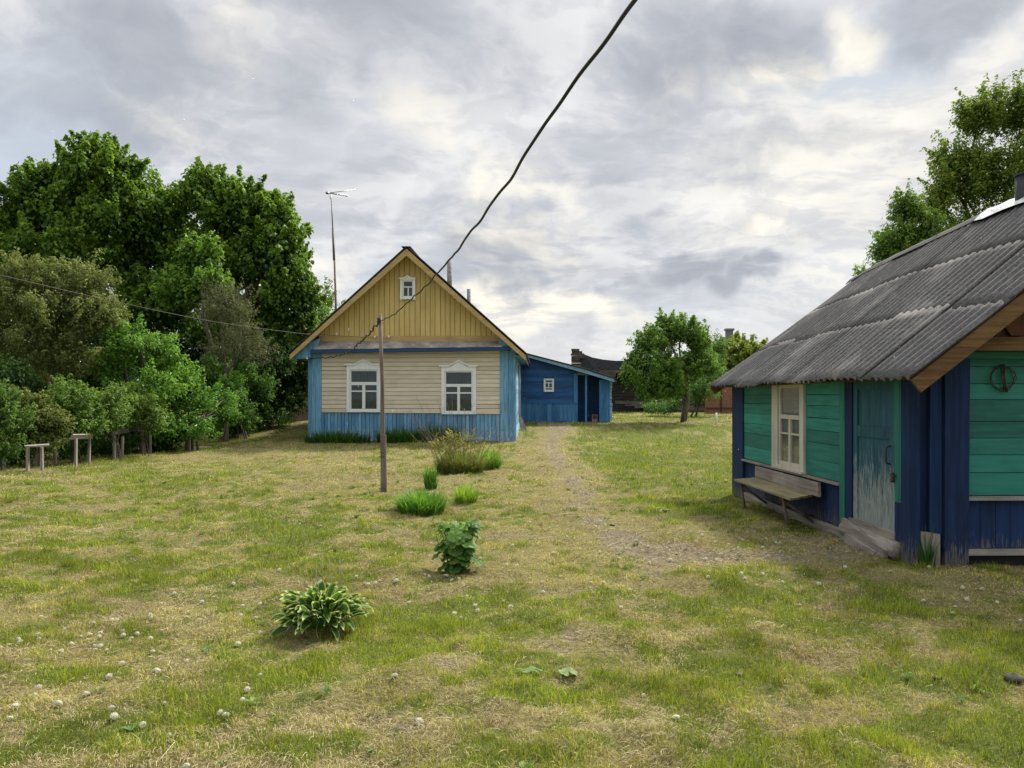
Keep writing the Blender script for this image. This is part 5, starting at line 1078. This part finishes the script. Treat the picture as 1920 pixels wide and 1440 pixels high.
# hosta: arching variegated leaves
def hosta(g):
    r_ = np.random.default_rng(5); t = empty('hosta_plant', g, label='variegated hosta with green leaves edged in cream, in the open grass', cat='plant'); VV, FF, CC = [], [], []; off = 0; nl = 250; SG = 9; XC = np.array([-1, -.9, -.66, 0, .66, .9, 1.0])
    for i in range(nl):
        u = (i + .5) / nl; a = i * 2.39996 + r_.normal(0, .25); ring = math.sqrt(u); tilt = .1 + 1.15 * ring + r_.normal(0, .28); L = r_.uniform(.11, .155) * (1.0 + .1 * ring); wd = L * r_.uniform(.15, .20); pet = r_.uniform(.15, .23) * (1 - .15 * ring)
        d = np.array([math.cos(a), math.sin(a), 0]); s = np.array([-math.sin(a), math.cos(a), 0]); P = np.array([math.cos(a), math.sin(a) * .85, 0]) * .10 * ring * r_.uniform(.5, 1.2); ang = math.pi / 2 - tilt * .66; V = []; twist = r_.normal(0, .6); pos = P.copy()
        for k in range(4): pos = pos + (d * math.cos(ang) + np.array([0, 0, 1]) * math.sin(ang)) * pet / 4; ang -= .03
        base = pos.copy(); ang0 = ang; stem = [P, (P + base) / 2 + np.array([0, 0, .01]), base]
        bend = r_.uniform(.04, .22)
        for k in range(SG):
            q = k / (SG - 1); wq = wd * (math.sin(math.pi * min(1, q ** .75 * 1.0)) ** .8 if q < .999 else 0) ; nrm = -d * math.sin(ang) + np.array([0, 0, 1]) * math.cos(ang)
            for x in XC: V.append(pos + (s * math.cos(twist) + nrm * math.sin(twist)) * x * wq + nrm * abs(x) ** 1.5 * wq * .55 + nrm * (.004 * math.sin(q * 9 + i) * abs(x)))
            pos = pos + (d * math.cos(ang) + np.array([0, 0, 1]) * math.sin(ang)) * L / (SG - 1); ang -= bend
        V = np.array(V); nX = len(XC); gcol = np.array([.04, .105, .016]) * r_.uniform(.8, 1.35); ecol = np.array([.52, .60, .23]) * r_.uniform(.75, 1.1); cc = np.zeros((SG, nX, 3)); cc[:] = gcol; cc[:, [0, 1, -2, -1]] = ecol; cc[:, [1, -2]] = (ecol * .35 + gcol * .65) if r_.random() < .5 else ecol * .8; cc[0] = gcol * 1.3; cc[-2:] = ecol; cc[:, 3] *= 1.15
        ii = (np.arange(SG - 1)[:, None] * nX + np.arange(nX - 1)[None, :]).ravel(); Fc = np.stack([ii, ii + 1, ii + nX + 1, ii + nX], 1); VV.append(V); FF.append(Fc + off); CC.append(cc.reshape(-1, 3)); off += len(V)
        w_ = .004; SV = []
        for q in stem: SV += [q - s * w_, q + s * w_]
        VV.append(np.array(SV)); FF.append(np.array([[0, 1, 3, 2], [2, 3, 5, 4]]) + off); CC.append(np.tile(gcol * 1.8, (6, 1))); off += 6
    o = np_mesh('leaves', np.concatenate(VV), np.concatenate(FF), M['leaf'], t, col=np.concatenate(CC)); o.data.polygons.foreach_set('use_smooth', np.ones(len(o.data.polygons), bool))
    m = MB()
    for k in range(10): a = random.uniform(1.0, 2.4); r0 = .12; m.tube(limb_pts((math.cos(a) * r0 * 1.8, .12, 0), (math.cos(a) * r0 * 2.1 + random.uniform(-.04, .04), .16, random.uniform(.36, .52)), .04, 5), [.003, .0028, .0025, .002, .0015], 4)
    for k in range(9): a = random.uniform(3.4, 6.0); m.tube(limb_pts((math.cos(a) * .08, math.sin(a) * .08, .1), (math.cos(a) * .30, math.sin(a) * .28, .012), .1, 5), .003, 4)
    m.build('dry_stalks', M['oldwood_z'], t); return t
hosta(ground_at(605, F * CAM_H / (1172 - 742)))
def round_leaf(r_, c, nrm, rad, col, lob=7, heading=0.0):
    nrm = nrm / np.linalg.norm(nrm); s = np.cross(nrm, [math.cos(heading), math.sin(heading), .01]); s /= np.linalg.norm(s); d = np.cross(s, nrm); K = 28; V = [c]; cc = [col * .9]
    for ring in (.5, 1.0):
        for k in range(K):
            a = -math.pi * .93 + 2 * math.pi * .93 * k / (K - 1); rr = rad * ring * (1 + (.09 * math.cos(lob * a) + .03 * math.cos(23 * a)) * ring); z = rad * (.10 * ring * math.cos(lob * a + 1) + .12 * ring ** 2 - .20 * ring ** 3); V.append(c + d * math.cos(a) * rr + s * math.sin(a) * rr + nrm * z); cc.append(col * (1.0 + .12 * math.cos(lob * a)) * (1.12 if ring == 1.0 else 1))
    Fc = []
    for k in range(K - 1): Fc += [[0, 1 + k, 2 + k], [1 + k, 1 + K + k, 2 + K + k], [1 + k, 2 + K + k, 2 + k]]
    return np.array(V), np.array(Fc), np.array(cc)
def hollyhock(g):
    r_ = np.random.default_rng(9); t = empty('hollyhock_plant', g, label='leafy mallow plant with big round lobed leaves, middle of the yard', cat='plant'); VV, FF, CC = [], [], []; off = 0; m = MB()
    for i in range(96):
        u = r_.random(); a = r_.uniform(0, 6.283); z = .05 + .40 * u ** .8; rad_ = (.19 if z < .3 else .15 + .07 * r_.random()) * r_.uniform(.4, 1.2); c = np.array([math.cos(a) * rad_, math.sin(a) * rad_ * .9, z]); 
        if i < 9: c = np.array([r_.uniform(-.10, .21), r_.uniform(-.1, .1), r_.uniform(.40, .50)])
        nrm = np.array([math.cos(a) * .55, math.sin(a) * .55, .75]) + r_.normal(0, .18, 3); col = (np.array([.05, .13, .022]) * (1 - u) + np.array([.17, .30, .07]) * u) * r_.uniform(.75, 1.25)
        if z < .14 and r_.random() < .35: col = np.array([.17, .26, .05])
        V, Fc, cc = round_leaf(r_, c, nrm, r_.uniform(.035, .082), col, 6, a); VV.append(V); FF.append(Fc + off); CC.append(cc); off += len(V)
        m.tube(limb_pts((c[0] * .2, c[1] * .2, 0), tuple(c - nrm * .004), .08, 5), [.005, .0045, .004, .0035, .003], 5)
    o = np_mesh('leaves', np.concatenate(VV), np.concatenate(FF), M['leaf'], t, col=np.concatenate(CC)); o.data.polygons.foreach_set('use_smooth', np.ones(len(o.data.polygons), bool))
    m.build('stems', plain('green_stem', (.10, .19, .05), .6), t)
hollyhock(ground_at(862, F * CAM_H / (1068 - 742)))
for px, py, hd, lab, sd in ((993, 1264, .3, 'crumpled torn green leaf lying on the grass', 1), (1066, 1265, 1.8, 'ruffled pale green leaf lying flat right of the torn leaf', 2)):
    g = ground_at(px, F * CAM_H / (py - 742)); r_ = np.random.default_rng(sd); V, Fc, cc = round_leaf(r_, np.zeros(3), np.array([.05, -.08, 1]), .058, np.array([.20, .30, .12]), 5, hd); V[:, 2] = V[:, 2] * .5 + .007 * np.sin(V[:, 0] * 90) + .006 * np.cos(V[:, 1] * 110) + .03
    if sd == 1: V[:, 0] *= 1.35; V[:, 1] *= .55
    o = np_mesh('fallen_leaf', V, Fc, M['leaf'], col=cc); o.location = g; tag(o, lab, 'leaf')
def lump(px, py, s, name, lab, cat, mat):
    g = ground_at(px, F * CAM_H / (py - 742)); m = MB(); V = []; n1, n2 = 10, 7
    for j in range(n2 + 1):
        for i in range(n1): a, b = 2 * math.pi * i / n1, math.pi * j / n2 - math.pi / 2; rr = s * (.8 + .4 * float(vnoise(math.cos(a) * 2 + 5, math.sin(a) * 2 + px, b * 2))); V.append((math.cos(a) * math.cos(b) * rr * 1.3, math.sin(a) * math.cos(b) * rr, (math.sin(b) * .6 + .35) * rr))
    m.add(V, [(j * n1 + i, j * n1 + (i + 1) % n1, (j + 1) * n1 + (i + 1) % n1, (j + 1) * n1 + i) for j in range(n2) for i in range(n1)], .5, True); o = m.build(name, mat, None, label=lab, cat=cat); o.location = g
lump(1902, 1284, .045, 'stone', 'dark rough clod of earth in the grass at the right edge', 'stone', plain('dark_earth', (.06, .055, .045), .95, 0, .5, 30))
lump(1758, 1276, .02, 'stone', 'small dark clod left of the larger clod', 'stone', M['iron'])
lump(1385, 1262, .022, 'stone', 'small dark clod in the grass of the lower middle right', 'stone', M['iron'])
lump(1148, 985, .03, 'stone', 'small dark stone beside the worn path', 'stone', M['iron'])

# ------------------------------------------------------------------ dandelion clocks: three shapes, copied one by one
def puff_mesh(seed, flat):
    r_ = np.random.default_rng(seed); n = 380; d = unit(r_.normal(size=(n, 3))); V, Fc, cc = [], [], []; R0 = .022
    for q in d:
        if q[2] < -.8: continue
        s = unit(np.cross(q, r_.normal(size=3))[None])[0]; u_ = np.cross(q, s); b = len(V); tip = q * R0 * r_.uniform(.85, 1.08); V += [q * .002 + s * .0009, q * .002 - s * .0009, tip * 1.12]; Fc.append([b, b + 1, b + 2]); cc += [[.6, .59, .52]] * 3
        b = len(V); w_ = .0026; V += [tip + s * w_, tip + u_ * w_, tip - s * w_, tip - u_ * w_]; Fc += [[b, b + 1, b + 2], [b, b + 2, b + 3]]; cc += [[.66, .66, .58]] * 4
    V = np.array(V); V[:, 2] *= flat; V[:, 2] += .020
    st = np.array([[0, 0, .02], [.0015, 0, .02], [.03, .01, .002], [.032, .01, .004], [.075, .0, .004], [.076, .003, .006]]); b = len(V); V = np.concatenate([V, st]); Fc += [[b, b + 1, b + 3], [b, b + 3, b + 2], [b + 2, b + 3, b + 5], [b + 2, b + 5, b + 4]]; cc += [[.2, .24, .1]] * 6
    return V, np.array(Fc), np.array(cc)
protos = [np_mesh('dandelion_clock', *puff_mesh(s, f)[:2], M['puff'], col=puff_mesh(s, f)[2]) for s, f in ((1, 1.0), (2, .72), (3, .85))]
PUFFS = []
def sprinkle(cx, cy, sx, sy, n, seed):
    r_ = random.Random(seed)
    for _ in range(n): PUFFS.append((r_.gauss(cx, sx), r_.gauss(cy, sy)))
PUFFS += [(38, 1195), (78, 1182), (17, 1208), (34, 1197), (122, 1170), (150, 1180), (165, 1174), (208, 1157), (197, 1159), (132, 1198), (95, 1215), (247, 1186), (282, 1155), (302, 1171), (255, 1178), (245, 1193), (200, 1216), (210, 1158), (181, 1198), (178, 1215), (134, 1196), (116, 1213), (230, 1172),
          (107, 1333), (30, 1320), (28, 1331), (64, 1302), (207, 1267), (208, 1337), (293, 1258), (316, 1387), (212, 1358), (18, 1362), (294, 1259), (740, 1289), (783, 1360), (349, 1434), (1268, 1356), (1208, 1291), (445, 1200), (489, 1135), (480, 1150), (326, 1106), (400, 1111), (350, 1147), (281, 1144), (452, 1147), (488, 1262), (464, 1294), (422, 1345), (268, 1360), (270, 1361), (161, 1305),
          (712, 1086), (743, 1088), (668, 1074), (690, 1088), (702, 1087), (796, 1079), (804, 1080), (820, 1092), (900, 1087), (962, 1025), (1050, 1073), (1109, 1075), (945, 1116), (957, 1135), (852, 1141), (864, 1147), (896, 1136), (1018, 1103), (1182, 1102), (1190, 1103), (1237, 1116), (1166, 1137), (600, 985), (748, 1018), (733, 1040),
          (1124, 1035), (1145, 1022), (1156, 1026), (1174, 1027), (1201, 1019), (1194, 1011), (1216, 1026), (1257, 1054), (1272, 1065), (1305, 1015), (1341, 1016), (1318, 1048), (1352, 1054), (1320, 1079), (1330, 1080), (1329, 1090), (1366, 1021), (1404, 1020), (1408, 1021), (1436, 1012), (1463, 1023), (1494, 1074), (1430, 1081), (1396, 1089), (1420, 1103), (1466, 1096), (1535, 1104), (1549, 1094), (1578, 1026), (1584, 1070), (1606, 1105), (1500, 1135), (1390, 1080), (1384, 1035), (1367, 1093),
          (1827, 1073), (1806, 1107), (1843, 1112), (1869, 1129), (1814, 1129), (1791, 1138), (1786, 1153), (1742, 1069), (1846, 1072), (1732, 1132), (1914, 1172), (1670, 1083)]
sprinkle(170, 1180, 90, 24, 18, 1); sprinkle(1300, 1050, 110, 26, 22, 2); sprinkle(880, 1090, 120, 30, 16, 3); sprinkle(430, 1110, 110, 30, 9, 4); sprinkle(250, 1330, 150, 40, 6, 5); sprinkle(1110, 1000, 60, 30, 10, 6)
PUFFS = [(a, b) for a, b in PUFFS if 935 < b < 1439 and -10 < a < 1930]
for i, (px, py) in enumerate(PUFFS):
    o = protos[i] if i < 3 else protos[i % 3].copy()
    if i >= 3: C.objects.link(o)
    g = ground_at(px, F * CAM_H / (py + 3 - 742)); s = random.uniform(.5, .98) * (1.12 if py < 1000 else 1); o.location = g + Vector((0, 0, .003)); o.scale = (s, s, s * random.uniform(.75, 1)); o.rotation_euler = (random.uniform(-.6, .6), random.uniform(-.6, .6), random.uniform(0, 6.28))
    tag(o, 'round white dandelion seed head lying in the cut grass', 'dandelion', 'dandelion seed heads scattered over the yard')

# ------------------------------------------------------------------ a light shower: pale drops in the air
r_ = np.random.default_rng(77); n = 260; Y = r_.uniform(2.8, 16, n) ; X = r_.uniform(-.7, .7, n) * Y; Z = r_.uniform(.1, 1, n) * np.minimum(1.7 + .55 * Y, 6.5); V = []; Fc = []; oct_ = np.array([[1, 0, 0], [0, 1, 0], [-1, 0, 0], [0, -1, 0], [0, 0, 2.6], [0, 0, -1.6]]); of = np.array([[0, 1, 4], [1, 2, 4], [2, 3, 4], [3, 0, 4], [1, 0, 5], [2, 1, 5], [3, 2, 5], [0, 3, 5]])
for i in range(n): V.append(oct_ * .0017 * r_.uniform(.6, 1.3) + np.array([X[i], Y[i], Z[i]])); Fc.append(of + 6 * i)
mr, t = new_mat('rain_drop'); out(t, princ(t, (.85, .88, .9), .2, spec=.8)); np_mesh('raindrops', np.concatenate(V), np.concatenate(Fc), mr, label='scattered pale raindrops falling through the air', kind='stuff')
